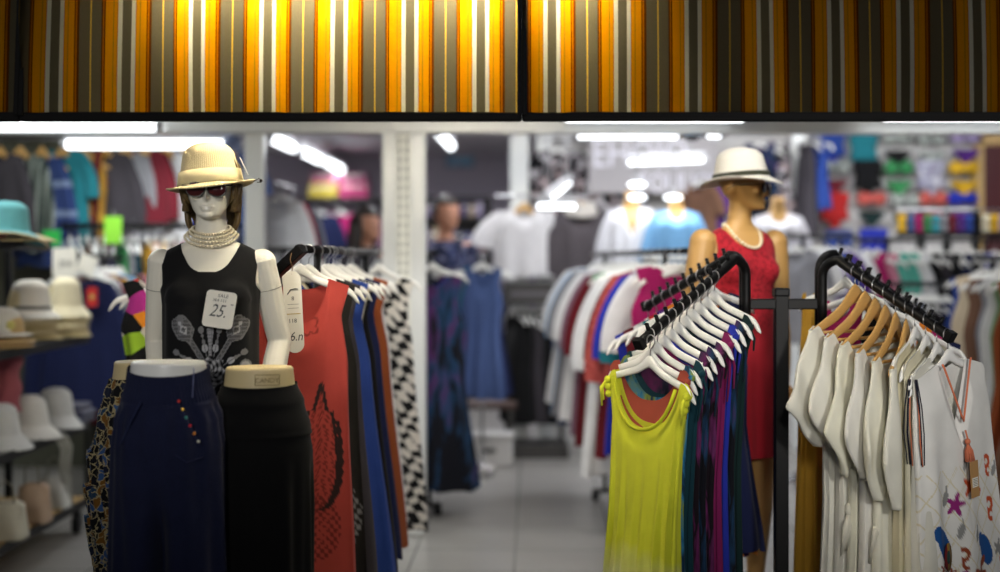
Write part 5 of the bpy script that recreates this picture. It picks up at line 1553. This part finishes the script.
pcard(87, 264, 7.88, .10, .10, '', 'blank white card tilted beside the 254 price card', .35)
pcard(52, 238, 8.7, .11, .10, '', 'green card left of the price cards below the navy striped shirt', 0, srgb(40, 170, 70))
pcard(113, 230, 8.75, .11, .17, '', 'bright lime green card hanging from the black rail of the left stall', 0, srgb(130, 200, 50))
# ---- long frontal rail with white hangers
A, B = W(66, 226, 8.95), W(236, 226, 8.95)
rail_stand(A, B, 'long black rail across the back of the left stall', r=.02)
cs = ['white', 'dark teal', 'brown', 'white', 'black', 'navy', 'green', 'grey', 'dark teal', 'mustard', 'orange', 'yellow', 'brown', 'magenta', 'light blue', 'lilac', 'navy', 'royal blue', 'mustard', 'white']
rail_row(A, B, [('tank', c, .85) for c in cs], 'on the long back rail', 'the left end', 'tops of the long black rail', u=(.36, -.93), seed=12, jitter=.15, wx=.72)
# ---- garments high on the back wall of the left stall
A, B = W(-10, 139, 9.15), W(238, 139, 9.15)
t = empty('wall_rail', (A + B) / 2, 'steel wall rail of hanging sweaters high on the left stall wall', 'wall rail')
b = MB(); b.tube([A - (A + B) / 2, B - (A + B) / 2], .013, 10); b.build('rail', M['chrome'], t)
for f in (.1, .5, .9):
    b = MB(); p = A.lerp(B, f) - (A + B) / 2; b.tube([p, p + Vector((0, .66, .0))], .009, 8); b.build('bracket', M['chrome'], t)
wl = [('sweater', 'charcoal', .95), ('sweater', 'grey', 1, PM['grey_stripe'], 'grey striped'), ('sweater', 'navy', 1.15, PM['navy_check'], 'navy banded'), ('tunic', 'teal', .75), ('dress', 'maroon', .72, PM['stripe_rug'], 'tan striped'), ('sweater', 'charcoal', .9),
      ('sweater', 'grey', .95), ('sweater', 'maroon', .8), ('blouse', 'white', .95), ('sweater', 'royal blue', .85), ('blouse', 'grey', .9), ('blouse', 'dusty blue', .9)]
rail_row(A + Vector((0, 0, .012)), B + Vector((0, 0, .012)), wl, 'on the high left rail', 'the left end', 'tops of the high wall rail', u=(.92, -.38), seed=21, jitter=.15, hang='wood')

# ---- middle back room seen between the white post and the pillar
A, B = W(262, 250, 8.9), W(384, 250, 8.9)
rail_stand(A, B, 'dark clothes rail in front of the lilac back room', r=.018)
rail_row(A, B, [('dress', c, .95) for c in ('white', 'charcoal', 'black', 'navy', 'charcoal', 'grey', 'black', 'white', 'navy')], 'before the lilac room', 'the left end', 'dresses before the lilac room', u=(.35, -.93), seed=31)
A, B = Vector((-1.50, 9.3, 1.98)), Vector((-1.50, 10.1, 1.98))
rail_stand(A, B, 'tall steel rail of jackets at the left of the lilac room', mat='chrome')
rail_row(A, B, [('sweater', 'white', 1.0), ('sweater', 'red', .95), ('sweater', 'navy', .95), ('sweater', 'grey', .95)], 'on the tall steel rail', 'the front', 'jackets of the tall rail', u=(.9, -.4), seed=33)
# shelf with boxes
P = W(335, 198, 14.6)
t = empty('wall_shelf', P, 'grey wall shelf carrying magenta and yellow boxes in the lilac room', 'shelf')
b = MB(); b.box((0, .62, 0), (1.0, 1.0, .03), 0, .004); b.build('shelf_board', M['darkboard'], t)
for s in (-1, 1):
    b = MB(); b.bar((s * .4, .3, -.02), (s * .4, 1.3, -.25), .03, .03); b.build('bracket', M['black_steel'], t)
def carton(px, py, w, h, c, lab, dy=0.0):
    p = W(px, py, 14.6)
    b = MB(); b.box((0, 0, 0), (w, .34, h), 0, .008); b.box((0, -.171, h * .2), (w * .9, .004, .02), 1); 
    o = b.build('carton', [M['paint'], M['card']], None, (p.x, 14.6 + .3 + dy, p.z), c); tag(o, lab, 'box', 'cartons on the lilac room shelf')
zs = P.z + .015
def zpx(z, d=14.6): return CY - (z - H) * F / d
carton(321, zpx(zs + .075), .30, .15, srgb(214, 190, 60), 'yellow carton on the wall shelf of the lilac room')
carton(352, zpx(zs + .08), .30, .16, srgb(190, 30, 110), 'magenta carton beside the yellow one on the lilac room shelf')
carton(323, zpx(zs + .15 + .05), .29, .10, srgb(176, 36, 110), 'flat magenta carton lying on the yellow carton')
carton(351, zpx(zs + .16 + .045), .28, .09, srgb(150, 30, 100), 'dark magenta carton lying on the magenta carton')
A, B = W(310, 203, 13.6), W(372, 203, 13.6)
rail_stand(A, B, 'rail of jackets under the carton shelf in the lilac room')
rail_row(A, B, [('sweater', 'navy', 1.0), ('sweater', 'magenta', .95), ('sweater', 'mauve', .95)], 'under the carton shelf', 'the left end', 'jackets under the carton shelf', u=(.95, -.3), seed=35)
# picture and bookcase on the far wall behind the man
t = empty('wall_picture', W(460, 157, 15.95), 'small blue framed picture on the lilac wall', 'picture')
b = MB(); b.box((0, 0, 0), (.34, .03, .26), 0, .006); b.build('picture_frame', plain('pale_picture_frame', srgb(150, 150, 170), .5), t)
b = MB(); b.box((0, -.018, 0), (.29, .006, .21), 0)
pm = NT('blue_seascape'); cc = pm.ramp(pm.noise(9, 3)[0], [(.3, srgb(90, 130, 180)), (.5, srgb(110, 170, 205)), (.65, srgb(180, 200, 220))]); b.build('picture_print', pm.bsdf(cc, .5), t)
P = Vector((W(455, 0, 14.2).x, 14.2, 0))
t = empty('bookcase', P, 'dark open bookcase behind the man in the lilac room', 'bookcase')
b = MB(); b.box((0, .16, 1.05), (.72, .02, 2.1), 0); b.build('back_panel', M['darkboard'], t)
for s in (-1, 1):
    b = MB(); b.box((s * .36, 0, 1.06), (.03, .34, 2.12), 0, .003); b.build('side_panel', M['darkboard'], t)
for z in (.3, .75, 1.15, 1.55, 1.9, 2.1):
    b = MB(); b.box((0, 0, z), (.70, .32, .025), 0, .003); b.build('shelf_board', M['darkboard'], t)
bc = [srgb(60, 60, 110), srgb(130, 110, 150), srgb(90, 60, 90), srgb(170, 150, 120), srgb(50, 50, 70), srgb(120, 70, 80), srgb(150, 140, 170), srgb(80, 90, 140)]
rr = random.Random(5)
k = 0
for zi, z in enumerate((1.5625, 1.9125)):
    x = -.31
    for q in range(8):
        w_ = .055 + .02 * rr.random(); h_ = (.24 if zi == 0 else .15) * (.7 + .3 * rr.random())
        b = MB(); b.box((0, 0, h_ / 2), (w_, .22, h_), 0, .005); b.box((0, -.111, h_ * .7), (w_ * .7, .002, h_ * .12), 1)
        o = b.build('binder', [M['paint'], M['card']], None, (P.x + x + w_ / 2, P.y - .03, z), bc[(q * 3 + zi) % 8])
        tag(o, f'file binder, {ORD[q]} from the left on the {("eye level", "top")[zi]} bookcase shelf', 'binder', 'binders in the bookcase')
        x += w_ + .012

# ---- people
def person(px, d, zhead, turn, label, hairfn, shirt, shirt_col, trouser_col, name):
    sc = zhead / 1.64; x = W(px, 0, d).x
    t = empty('person', (x, d, 0), label, 'person', None, turn); t.scale = (sc, sc, sc)
    arms = [((-.172, .012, 1.405), (-.215, .03, 1.12), (-.16, -.14, .98), (.2, -.6, -.5), (.9, 0, .1), (0, -1, .3)), ((.172, .012, 1.405), (.215, .03, 1.12), (.17, -.12, .96), (-.2, -.6, -.5), (-.9, 0, .1), (0, -1, .3))]
    me, tor = body_mesh(.0075, arms, 0.0, bust=.03 if name == 'woman' else 0)
    bo = put('body', me, M['skin'], t)
    def keep(c): return c.z < 1.462 and not (c.z > 1.31 and abs(c.x) > .155)
    g = garment_on_body(tor, .84, 1.48, keep, .012, 140, .009, fall=(1.25, .0), folds=6, amp=.004)
    bm = bmesh.new(); bm.from_mesh(g)
    mb = MB()
    for a in arms:
        sh, el = Vector(a[0]), Vector(a[1]); mb.tube([sh + (sh - el) * .12, sh, sh.lerp(el, .5), el], [.045, .066, .060, .055], 18, cap=False)
    g2 = mb.mesh('sl'); bm.from_mesh(g2); bm.to_mesh(g); bm.free()
    g.polygons.foreach_set('use_smooth', [True] * len(g.polygons))
    put('shirt', g, shirt, t, None, shirt_col)
    mb = MB()
    mb.rings([torso_ring(z, .014) for z in (.80, .84, .88, .92, .96)])
    for s in (-1, 1): mb.tube([(s * .082, .008, .90), (s * .083, .0, .66), (s * .085, -.004, .47), (s * .083, .006, .25), (s * .082, .012, .07)], [.098, .092, .074, .066, .062], 20)
    put('trousers', mb.mesh('tr'), M['cloth'], t, None, trouser_col)
    hb = MB(); hairfn(hb); hb.build('hair', M['dkhair'], t)
    # eyes
    for s in (-1, 1):
        b = MB(); b.ell((s * .029, -.0865, 1.622), (.010, .005, .006), 12, 8); b.build('eye', M['frame'], t)
def hair_short(b):
    rs = []
    for k in range(15):
        z = 1.60 + .165 * k / 14; ring = []
        hw = interp(((1.60, .072), (1.66, .079), (1.71, .072), (1.75, .04), (1.765, .01)), z); hd = interp(((1.60, .09), (1.66, .098), (1.71, .086), (1.75, .045), (1.765, .012)), z)
        for j in range(40):
            a = 2 * PI * j / 40; k2 = 1.0
            if z < 1.69 and math.sin(a) < -.25: k2 = .80
            ring.append(Vector((hw * math.cos(a) * (1 if k2 == 1 else .9), .004 + hd * math.sin(a) * k2, z)))
        rs.append(ring)
    b.rings(rs)
def hair_long(b):
    hair_short(b)
    for k in range(22):
        a = math.radians(-8 + 196 * k / 21); x0, y0 = .078 * math.cos(a), .006 + .094 * math.sin(a)
        b.tube([(x0, y0, 1.68), (x0 * 1.12, y0 * 1.08, 1.58), (x0 * 1.2, y0 * 1.06 + .01, 1.47), (x0 * 1.05, y0 + .01, 1.36)], [.014, .018, .018, .006], 7)
person(366, 9.5, W(0, 224, 9.5).z, math.radians(62), 'woman with long brown hair and dark top behind the rail of the lilac room', hair_long, M['cloth'], CN['charcoal'], CN['black'], 'woman')
PM['man_shirt'] = patches('dark_blue_leaf_shirt', [srgb(36, 42, 72), srgb(60, 68, 104), srgb(110, 110, 136), srgb(30, 34, 56)], None, 30)
person(446, 9.9, W(0, 213, 9.9).z, math.radians(35), 'man with short dark hair in a dark blue patterned shirt in the back room', hair_short, PM['man_shirt'], CN['navy'], CN['charcoal'], 'man')

# ---- aisle, left side
A, B = Vector((-.365, 7.75, 1.50)), Vector((-.60, 8.85, 1.50))
rail_stand(A, B, 'clothes rail of dark dresses along the left of the aisle', fl=.07)
specs = [('dress', 'dark teal', 1.20, PM['night_dye'], 'dark teal dyed'), ('dress', 'navy', 1.2, PM['blue_dye'], 'violet blue dyed'), ('dress', 'navy', 1.18, PM['floral_dark'], 'dark floral'), ('trousers', 'navy', 1.15), ('trousers', 'blue', 1.15), ('trousers', 'black', 1.14), ('trousers', 'brown', 1.14), ('trousers', 'charcoal', 1.14)]
rail_row(A + Vector((0, 0, .012)), B + Vector((0, 0, .012)), specs, 'left of the aisle', 'the front', 'clothes left of the aisle', u=(.98, .2), seed=41, wx=.95)
A = Vector((W(484, 0, 9.15).x, 9.15, 1.50)); B = A + Vector((-.03, .5, 0))
rail_stand(A, B, 'short clothes rail holding the dusty blue dresses by the aisle', r=.009, mat='chrome', fl=.07, inset=.4)
rail_row(A + Vector((0, 0, .012)), B + Vector((0, 0, .012)), [('dress', 'dusty blue', .86), ('dress', 'blue', .85), ('dress', 'navy', .86), ('dress', 'teal', .85)], 'on the bench rail', 'the front', 'dresses of the short rail', u=(1, .05), seed=43, jitter=.05, wx=.72)
p = W(492, 0, 10.2)
t = empty('low_bench', (p.x - .1, 10.25, 0), 'low dark wooden bench behind the dusty blue dresses', 'bench')
b = MB(); b.box((0, 0, .40), (.56, .32, .04), 0, .006); b.build('seat', plain('dark_brown_wood', srgb(74, 52, 44), .5), t)
for x in (-.24, .24):
    for y in (-.13, .13):
        b = MB(); b.bar((x, y, 0), (x, y, .38), .035, .035, 0, (0, 1, 0)); b.build('leg', M['darkboard'], t)
b = MB(); b.box((0, 0, .15), (.34, .26, .20), 0, .01); b.box((0, 0, .262), (.355, .275, .03), 0, .008); b.box((0, -.133, .16), (.10, .006, .03), 1)
o = b.build('storage_box', [M['paint'], M['darkboard']], None, (p.x - .02, 9.95, -.045), srgb(206, 204, 202)); tag(o, 'white lidded storage box on the floor at the end of the aisle', 'box')
# black dress rack at the aisle end
A, B = W(507, 0, 10.45), W(562, 0, 10.45); A.z = B.z = 1.155
t = empty('display_stand', ((A.x + B.x) / 2, 10.45, 0), 'black display stand with header panel and black dresses at the aisle end', 'display stand')
mid = Vector(((A.x + B.x) / 2, 10.45, 0)); hw_ = (B.x - A.x) / 2
b = MB(); b.box((0, 0, 1.27), (2 * hw_ + .06, .36, .05), 0, .005); b.box((0, -.16, 1.20), (2 * hw_ + .06, .03, .12), 0, .004); b.build('header_panel', M['darkboard'], t)
b = MB(); b.box((0, -.176, 1.215), (2 * hw_ * .9, .004, .04), 0); b.build('header_strip', plain('grey_strip', srgb(92, 88, 92), .5), t)
for s in (-1, 1):
    b = MB(); b.bar((s * hw_, .12, .02), (s * hw_, .12, 1.25), .035, .035, 0, (0, 1, 0)); b.build('post', M['black_steel'], t)
b = MB(); b.tube([(-hw_, 0, 1.155), (hw_, 0, 1.155)], .012, 10); b.build('rail', M['black_steel'], t)
b = MB(); b.box((0, 0, .05), (2 * hw_ + .08, .45, .10), 0, .006); b.build('base', M['darkboard'], t)
rail_row(A + Vector((.02, 0, .012)), B + Vector((0, 0, .012)), [('dress', c, .82) for c in ('black', 'black', 'black', 'charcoal', 'black', 'black', 'dusty blue', 'grey', 'navy')], 'on the black aisle stand', 'the left end', 'dresses of the black stand', u=(.45, -.89), seed=47, jitter=.1, wx=.75)

# ---- display rail on the back wall
A, B = W(495, 196, 10.45), W(600, 196, 10.45)
t = empty('wall_rail', (A + B) / 2, 'short steel rail holding the white tee and charcoal top on the back wall', 'wall rail')
b = MB(); b.tube([A - (A + B) / 2, B - (A + B) / 2], .011, 10); b.build('rail', M['chrome'], t)
for f in (.5, .95):
    b = MB(); q = A.lerp(B, f) - (A + B) / 2; b.tube([q, q + Vector((0, .42, 0))], .008, 8); b.build('bracket', M['chrome'], t)
tee = garment_mesh(L=.62, width=((0, .195), (.2, .215), (1, .235)), thick=((0, .015), (.2, .07), (1, .08)), neck=(.085, .07, .02), folds=6, amp=.010, seed=51, N=72, nz=28, sleeve=tube_sleeves(.20, .085, .095, .13, thin=.6)).mesh('tee_shape')
cowl = garment_mesh(L=.66, width=((0, .195), (.2, .20), (1, .21)), thick=((0, .015), (.2, .06), (1, .06)), neck=(.11, .10, .03), folds=6, amp=.012, seed=52, N=72, nz=28, sleeve=tube_sleeves(.40, .08, .06, .06)).mesh('cowl_shape')
def hung(px, f, me, kind, c, lab, hk='wood', sc=1.0):
    q = A.copy(); q.x = W(px, 0, 10.45).x; q.z += .012
    mx = frame_mx(q, (1, .06))
    hanger(mx, hk, f'{"wooden" if hk == "wood" else "white"} hanger of the {lab}', 'hangers on the back wall rail')
    return garment_obj(kind, me, mx @ Matrix.Diagonal((sc, 1, sc, 1)), c, lab, 'tops on the back wall rail')
hung(524, 0, tee, 'tee_shirt', srgb(222, 220, 222), 'white short sleeved tee hanging high at the end of the aisle')
o = hung(581, 0, cowl, 'cowl_top', srgb(84, 78, 82), 'charcoal top with pale cowl collar hanging beside the white tee')
b = MB()
for k in range(3): b.tube([((.085 + .012 * k) * math.cos(q), (.05 + .01 * k) * math.sin(q), -.07 - .03 * k - .03 * max(0, -math.sin(q))) for q in [2 * PI * j / 28 for j in range(28)]], .022, 8, closed=True)
b.build('cowl_collar', M['knit'], o, None, srgb(206, 200, 192))
# busts with shirts
def bust(px, pys, d, c, lab_b, lab_s, kind='shirt', v=True, tan_='tan'):
    sh = W(px, pys, d); z = sh.z
    t = empty('bust_form', (sh.x, d, 0), lab_b, 'bust form', None, .0)
    k = z - 1.43
    b = MB(); b.rings([[Vector((p.x * .92, p.y * .9, p.z + k)) for p in torso_ring(zz)] for zz in (1.02, 1.06, 1.12, 1.2, 1.28, 1.36, 1.40, 1.43, 1.452, 1.47, 1.49, 1.53, 1.57)]); b.build('torso', M[tan_], t)
    b = MB(); b.tube([(0, 0, .02), (0, 0, 1.03 + k)], .016, 12); b.build('pole', M['chrome'], t)
    b = MB(); b.lathe([(0, 0), (.17, 0), (.175, .01), (.16, .02), (0, .03)], 32); b.build('base_plate', M['chrome'], t)
    g = garment_mesh(L=.62, width=((0, .165), (.2, .158), (1, .168)), thick=((0, .03), (.2, .105), (1, .11)), neck=(.062, .15 if v else .03, .0), vneck=v, folds=7, amp=.008, seed=int(px), N=80, nz=30, sleeve=tube_sleeves(.36, .065, .05, .05, .165, thin=.8)).mesh('bust_shirt')
    garment_obj(kind, g, Matrix.Translation((sh.x, d, z + .135)), c, lab_s)
bust(631, 212, 9.75, srgb(226, 226, 232), 'tan bust form wearing the white open neck shirt', 'white open neck shirt on a bust form below the sign')
bust(676, 215, 9.6, srgb(120, 172, 216), 'tan bust form wearing the light blue shirt', 'light blue shirt on a bust form beside the tan mannequin', v=False)
bust(778, 218, 9.3, srgb(222, 220, 226), 'tan bust form wearing a white tee beside the tall white post', 'white tee on a bust form behind the tan mannequin', 'tee_shirt', False)
# patterned panels and garments hung on the wall
PM['mono'] = patches('black_and_white_print', [srgb(22, 22, 26), srgb(30, 30, 34), srgb(200, 196, 200), srgb(18, 18, 20), srgb(120, 112, 116), srgb(24, 24, 28), srgb(190, 170, 170)], None, 17, .06, 1, .08)
A, B = W(540, 126, 10.8), W(640, 126, 10.8)
A.z = B.z = W(0, 140, 10.8).z
t = empty('wall_rail', (A + B) / 2, 'upper wall rail of black and white prints beside the sign', 'wall rail')
b = MB(); b.tube([A - (A + B) / 2, B - (A + B) / 2], .01, 10); b.build('rail', M['chrome'], t)
b = MB(); b.tube([(-.2, 0, 0), (-.2, .12, 0)], .007, 8); b.tube([(.3, 0, 0), (.3, .12, 0)], .007, 8); b.build('bracket', M['chrome'], t)
rail_row(A + Vector((.02, -.0, .01)), B.lerp(A, .0), [('tunic', 'black', .8, PM['mono'], 'black and white flowered'), ('tunic', 'black', .82, PM['mono'], 'black and white leafy'), ('tunic', 'grey', .8)], 'beside the sign', 'the left end', 'tunics of the upper wall rail', u=(1, .02), seed=55, jitter=.05, wx=.9)
A, B = W(696, 176, 10.75), W(712, 176, 10.75)
for i, (px, cn) in enumerate([(698, 'brown'), (706, 'purple')]):
    q = W(px, 172, 10.62); mx = frame_mx(q, (.7, -.7))
    hanger(mx, 'plastic', f'white hanger of the {cn} blouse behind the white fedora', 'hangers behind the white fedora')
    garment_obj('blouse', stock('blouse', i), mx @ Matrix.Diagonal((.8, 1, .8, 1)), CN[cn], f'{cn} blouse hanging on a wall peg behind the white fedora')
    b = MB(); b.tube([(q.x, q.y, q.z - .004), (q.x, 10.9, q.z - .004)], .006, 8); o = b.build('wall_peg', M['chrome'], None); tag(o, f'steel wall peg of the {cn} blouse', 'peg')
for i, (px, py, cn, mt, nm) in enumerate([(760, 133, 'navy', PM['night_dye'], 'dark blue patterned'), (775, 133, 'charcoal', PM['mono'], 'black and grey patterned')]):
    q = W(px, py, 10.7); mx = frame_mx(q, (.75, -.65))
    hanger(mx, 'plastic', f'white hanger of the {nm} dress beside the tall white post', 'hangers beside the tall post')
    garment_obj('dress', stock('dress', i), mx @ Matrix.Diagonal((.8, 1, .62, 1)), CN[cn], f'{nm} dress hanging on the wall left of the tall white post', None, mt)
    b = MB(); b.tube([(q.x, q.y, q.z - .004), (q.x, 10.9, q.z - .004)], .006, 8); o = b.build('wall_peg', M['chrome'], None); tag(o, f'steel wall peg of the {nm} dress', 'peg')

# ---- aisle, right side
A, B = Vector((.83, 6.2, 1.50)), Vector((.60, 8.9, 1.50))
rail_stand(A, B, 'long clothes rail along the right of the aisle behind the pegged rack', fl=.08)
specs = [('dress', 'magenta', .76), ('dress', 'magenta', .74), ('tunic', 'white', .9), ('tunic', 'teal', 1.0), ('tunic', 'royal blue', 1.0), ('sweater', 'coral', .98, PM['lace'], 'coral lace'), ('tunic', 'burgundy', 1.05), ('tunic', 'white', 1.18), ('tunic', 'white', 1.2), ('tunic', 'white', 1.2), ('dress', 'green', 1.02),
         ('tunic', 'burgundy', 1.1), ('tunic', 'mauve', 1.05), ('tunic', 'white', 1.0), ('tunic', 'white', 1.0), ('tunic', 'grey', 1.0), ('tunic', 'light blue', 1.0), ('tunic', 'white', .95)]
rail_row(A + Vector((0, 0, .012)), B + Vector((0, 0, .012)), specs, 'right of the aisle', 'the front', 'clothes right of the aisle', u=(.98, .16), seed=61, jitter=.1, wx=1.05)
# black frame table behind
p = W(676, 258, 7.9)
t = empty('display_table', (p.x, 7.9, 0), 'black framed display table with white top behind the pegged rack', 'table')
b = MB(); b.box((0, 0, p.z), (.34, .5, .03), 0, .004); b.build('table_top', M['whiteform'], t)
for x in (-.15, .15):
    for y in (-.22, .22):
        b = MB(); b.bar((x, y, 0), (x, y, p.z - .015), .045, .045, 0, (0, 1, 0)); b.build('leg', M['black_steel'], t)
b = MB(); b.bar((-.15, -.22, p.z - .05), (.15, -.22, p.z - .05), .04, .05); b.build('apron', M['black_steel'], t)

# ---- bikinis on the right wall
def bikini(px, py, top, bot, lab, style=0, d=10.8, sc=1.0):
    p = W(px, py, d)
    t = empty('bikini', p, lab, 'bikini', 'bikinis on the grey display wall'); t.scale = (sc, sc, sc)
    b = MB()
    if style in (0, 2):
        for s in (-1, 1):
            b.ell((s * .062, -.03, .05), (.062, .035, .058), 16, 10)
            b.tube([(s * .07, -.02, .10), (s * .05, -.0, .15), (s * .02, .03, .17)], .006, 6)
        b.tube([(-.13, .02, .03), (-.06, -.035, .02), (0, -.03, .03), (.06, -.035, .02), (.13, .02, .03)], .009, 7)
    elif style == 1:
        b.rings([[Vector((x, -.03 - .02 * math.cos(x * 20) + .02 * math.cos(q), .05 + (.045 - .012 * math.cos(x * 48)) * math.sin(q))) for q in [2 * PI * j / 12 for j in range(12)]] for x in [-.12 + .24 * k / 16 for k in range(17)]])
    else:
        b.rings([[Vector((hw * math.cos(q), -.02 + .03 * math.sin(q), z)) for q in [2 * PI * j / 24 for j in range(24)]] for z, hw in ((.11, .115), (.05, .12), (-.02, .10), (-.08, .11), (-.12, .12))])
    b.build('bikini_top', M['cloth'] if not isinstance(top, bpy.types.Material) else top, t, None, C(top) if isinstance(top, str) else (1, 1, 1, 1))
    if bot:
        b = MB(); out = [(-.10, -.055), (.10, -.055), (.098, -.085), (.045, -.13), (.022, -.175), (-.022, -.175), (-.045, -.13), (-.098, -.085)]
        rs = []
        for y, k in ((-.035, .92), (-.045, 1), (-.02, 1), (.0, .96)):
            rs.append([Vector((x * k * 1.05, y + .25 * x * x, (z + .1) * k - .1)) for x, z in out])
        b.rings(rs); b.build('bikini_brief', M['cloth'] if not isinstance(bot, bpy.types.Material) else bot, t, None, C(bot) if isinstance(bot, str) else (1, 1, 1, 1))
    b = MB(); b.tube([(0, .14, .16), (0, .03, .165), (0, .0, .18)], .004, 6); b.tube([(-.1, .02, .11), (0, .02, .17), (.1, .02, .11)], .004, 6); b.build('peg_hook', M['metal_wire'], t)
spot = patches('pale_speckle_print', [srgb(200, 200, 214), srgb(150, 150, 180), srgb(222, 222, 228), srgb(120, 110, 140)], None, 60)
bw = stripes('black_and_white_stripe', srgb(24, 24, 26), srgb(214, 222, 214), .03, 0, .5)
BK = [(831, 138, 'blue', 'royal blue', 'bright blue bikini in the top row by the white post', 3), (863, 142, 'teal', 'teal', 'teal bikini, second in the top row of the display wall', 3), (897, 140, bw, 'black', 'grey banded bandeau bikini with black brief in the top row', 1), (931, 141, bw, bw, 'black and white halter bikini in the top row', 0), (965, 139, 'lilac', 'purple', 'lilac and purple bikini at the right end of the top row', 0),
      (834, 169, bw, 'maroon', 'white striped cup bikini with dark brief below the bright blue one', 0), (867, 170, 'black', 'black', 'black one piece swimsuit below the teal bikini', 3), (898, 170, 'green', 'green', 'emerald green bikini in the middle row', 2), (930, 170, spot, spot, 'pale speckled bikini in the middle row', 3), (963, 170, 'yellow', 'yellow', 'pale yellow bikini below the lilac one', 1),
      (834, 202, 'red', 'red', 'red tankini below the white striped bikini', 3), (871, 201, 'coral', 'dark green', 'pink bandeau bikini with dark green brief in the lower row', 1), (905, 203, bw, 'black', 'black and white print bikini in the lower row', 0), (932, 201, 'coral', 'red', 'coral and red bikini in the lower row', 0), (962, 201, 'royal blue', 'purple', 'violet blue bikini at the right end of the lower row', 1),
      (873, 238, 'royal blue', 'royal blue', 'royal blue swimsuit at the bottom of the display wall', 3), (838, 240, 'blue', 'charcoal', 'blue and charcoal swimsuit below the red tankini', 3)]
for px, py, tp_, bt, lab, stl in BK: bikini(px, py + 4, tp_, bt, lab, stl, sc=.95)
for i, (px, cn, nm, zs) in enumerate([(806, 'charcoal', 'charcoal', .75), (818, 'blue', 'bright blue', .55)]):
    q = W(px, 128, 10.55); mx = frame_mx(q, (.3, -.95))
    hanger(mx, 'plastic', f'white hanger of the {nm} long dress by the bikini wall', 'hangers by the bikini wall')
    garment_obj('dress', stock('dress', i), mx @ Matrix.Diagonal((.6, 1, zs, 1)), CN[cn], f'{nm} long dress hanging at the left end of the bikini wall')
    b = MB(); b.tube([(q.x, q.y, q.z - .004), (q.x, 10.9, q.z - .004)], .006, 8); o = b.build('wall_peg', M['chrome'], None); tag(o, f'steel wall peg of the {nm} long dress', 'peg')
# swim briefs on the black rack
A, B = W(897, 210, 9.4), W(1010, 210, 9.4)
t = empty('display_rack', ((A.x + B.x) / 2, 9.4, 0), 'black two bar rack of coloured swimwear in front of the bikini wall', 'display rack')
o_ = Vector(((A.x + B.x) / 2, 9.4, 0)); z2 = W(0, 234, 9.4).z
b = MB(); b.tube([A - o_, B - o_], .008, 10); b.build('upper_bar', M['chrome'], t)
b = MB(); b.bar(Vector((A.x, 9.4, z2)) - o_, Vector((B.x, 9.4, z2)) - o_, .05, .035); b.build('lower_bar', M['black_steel'], t)
for px in (922, 948, 977):
    x = W(px, 0, 9.4).x - o_.x; b = MB(); b.bar((x, .03, .02), (x, .03, A.z + .02), .05, .04, 0, (0, 1, 0)); b.box((x, .03, .02), (.1, .4, .04), 0, .005); b.build('post', M['black_steel'], t)
sw = MB(); rs = []
for k in range(10):
    s = k / 9; hw = .034 * (1 - .25 * math.sin(PI * s)); rs.append([Vector((hw * math.cos(q), .020 * math.sin(q) + .004 * math.sin(3 * q + k), -.035 - .125 * s)) for q in [2 * PI * j / 14 for j in range(14)]])
sw.rings(rs); sw.tube([(0, 0, -.036), (0, 0, -.01), (.004, .008, .004)], .003, 5)
swm = sw.mesh('swim_brief_shape')
for i, cn in enumerate(['yellow', 'dusty blue', 'magenta', 'green', 'turquoise', 'grey', 'maroon', 'purple', 'blue', 'black', 'cream', 'yellow', 'lilac']):
    p = A.lerp(B, (i + .6) / 13.5)
    garment_obj('swim_brief', swm, Matrix.Translation(p), CN[cn], f'{cn} swim brief, {ORD[i]} from the left on the black swimwear rack', 'swim briefs on the black rack', None, 'swim brief')
# rails on the right
A, B = W(862, 240, 8.9), W(1010, 240, 8.9)
rail_stand(A, B, 'clothes rail below the swimwear rack on the right')
rail_row(A + Vector((0, 0, .012)), B, [('tank', c, .8) for c in ('magenta', 'pink', 'aqua', 'aqua', 'white', 'black', 'charcoal', 'black', 'navy', 'black', 'royal blue', 'white', 'grey', 'navy')], 'below the swimwear rack', 'the left end', 'tops below the swimwear', u=(.78, -.62), seed=71, jitter=.12, wx=.85)
A, B = W(890, 284, 8.3), W(950, 284, 8.3)
rail_stand(A, B, 'low clothes rail of dark trousers behind the ivory blouses')
rail_row(A + Vector((0, 0, .012)), B, [('trousers', c, .8) for c in ('black', 'navy', 'black', 'charcoal', 'navy', 'blue', 'dusty blue')], 'behind the ivory blouses', 'the left end', 'trousers of the low rail', u=(.6, -.8), seed=73, wx=.9)
A, B = Vector((2.42, 5.75, 1.47)), Vector((2.76, 8.0, 1.47))
rail_stand(A, B, 'clothes rail at the right edge with green and brown dresses')
specs = [('dress', 'green', 1.0), ('dress', 'green', 1.02), ('dress', 'brown', 1.0), ('dress', 'dusty pink', 1.0), ('dress', 'rust', 1.0), ('dress', 'sage', 1.0), ('dress', 'white', .98), ('dress', 'grey', 1.0), ('dress', 'brown', 1.05), ('dress', 'brown', 1.05), ('dress', 'beige', .95), ('dress', 'blue', 1.0)]
rail_row(A + Vector((0, 0, .012)), B + Vector((0, 0, .012)), specs, 'at the right edge', 'the front', 'dresses of the right edge rail', u=(.98, -.15), seed=75, jitter=.08)
# low rails behind the white post
A, B = W(792, 232, 9.0), W(850, 232, 9.0)
A.z = B.z = W(0, 236, 9.0).z
rail_stand(A, B, 'short clothes rail in front of the tall white post')
rail_row(A + Vector((0, 0, .012)), B, [('blouse', c, .9) for c in ('grey', 'white', 'white', 'lilac', 'blue', 'purple', 'white')], 'by the tall post', 'the left end', 'blouses by the tall post', u=(.6, -.8), seed=77, wx=.9)
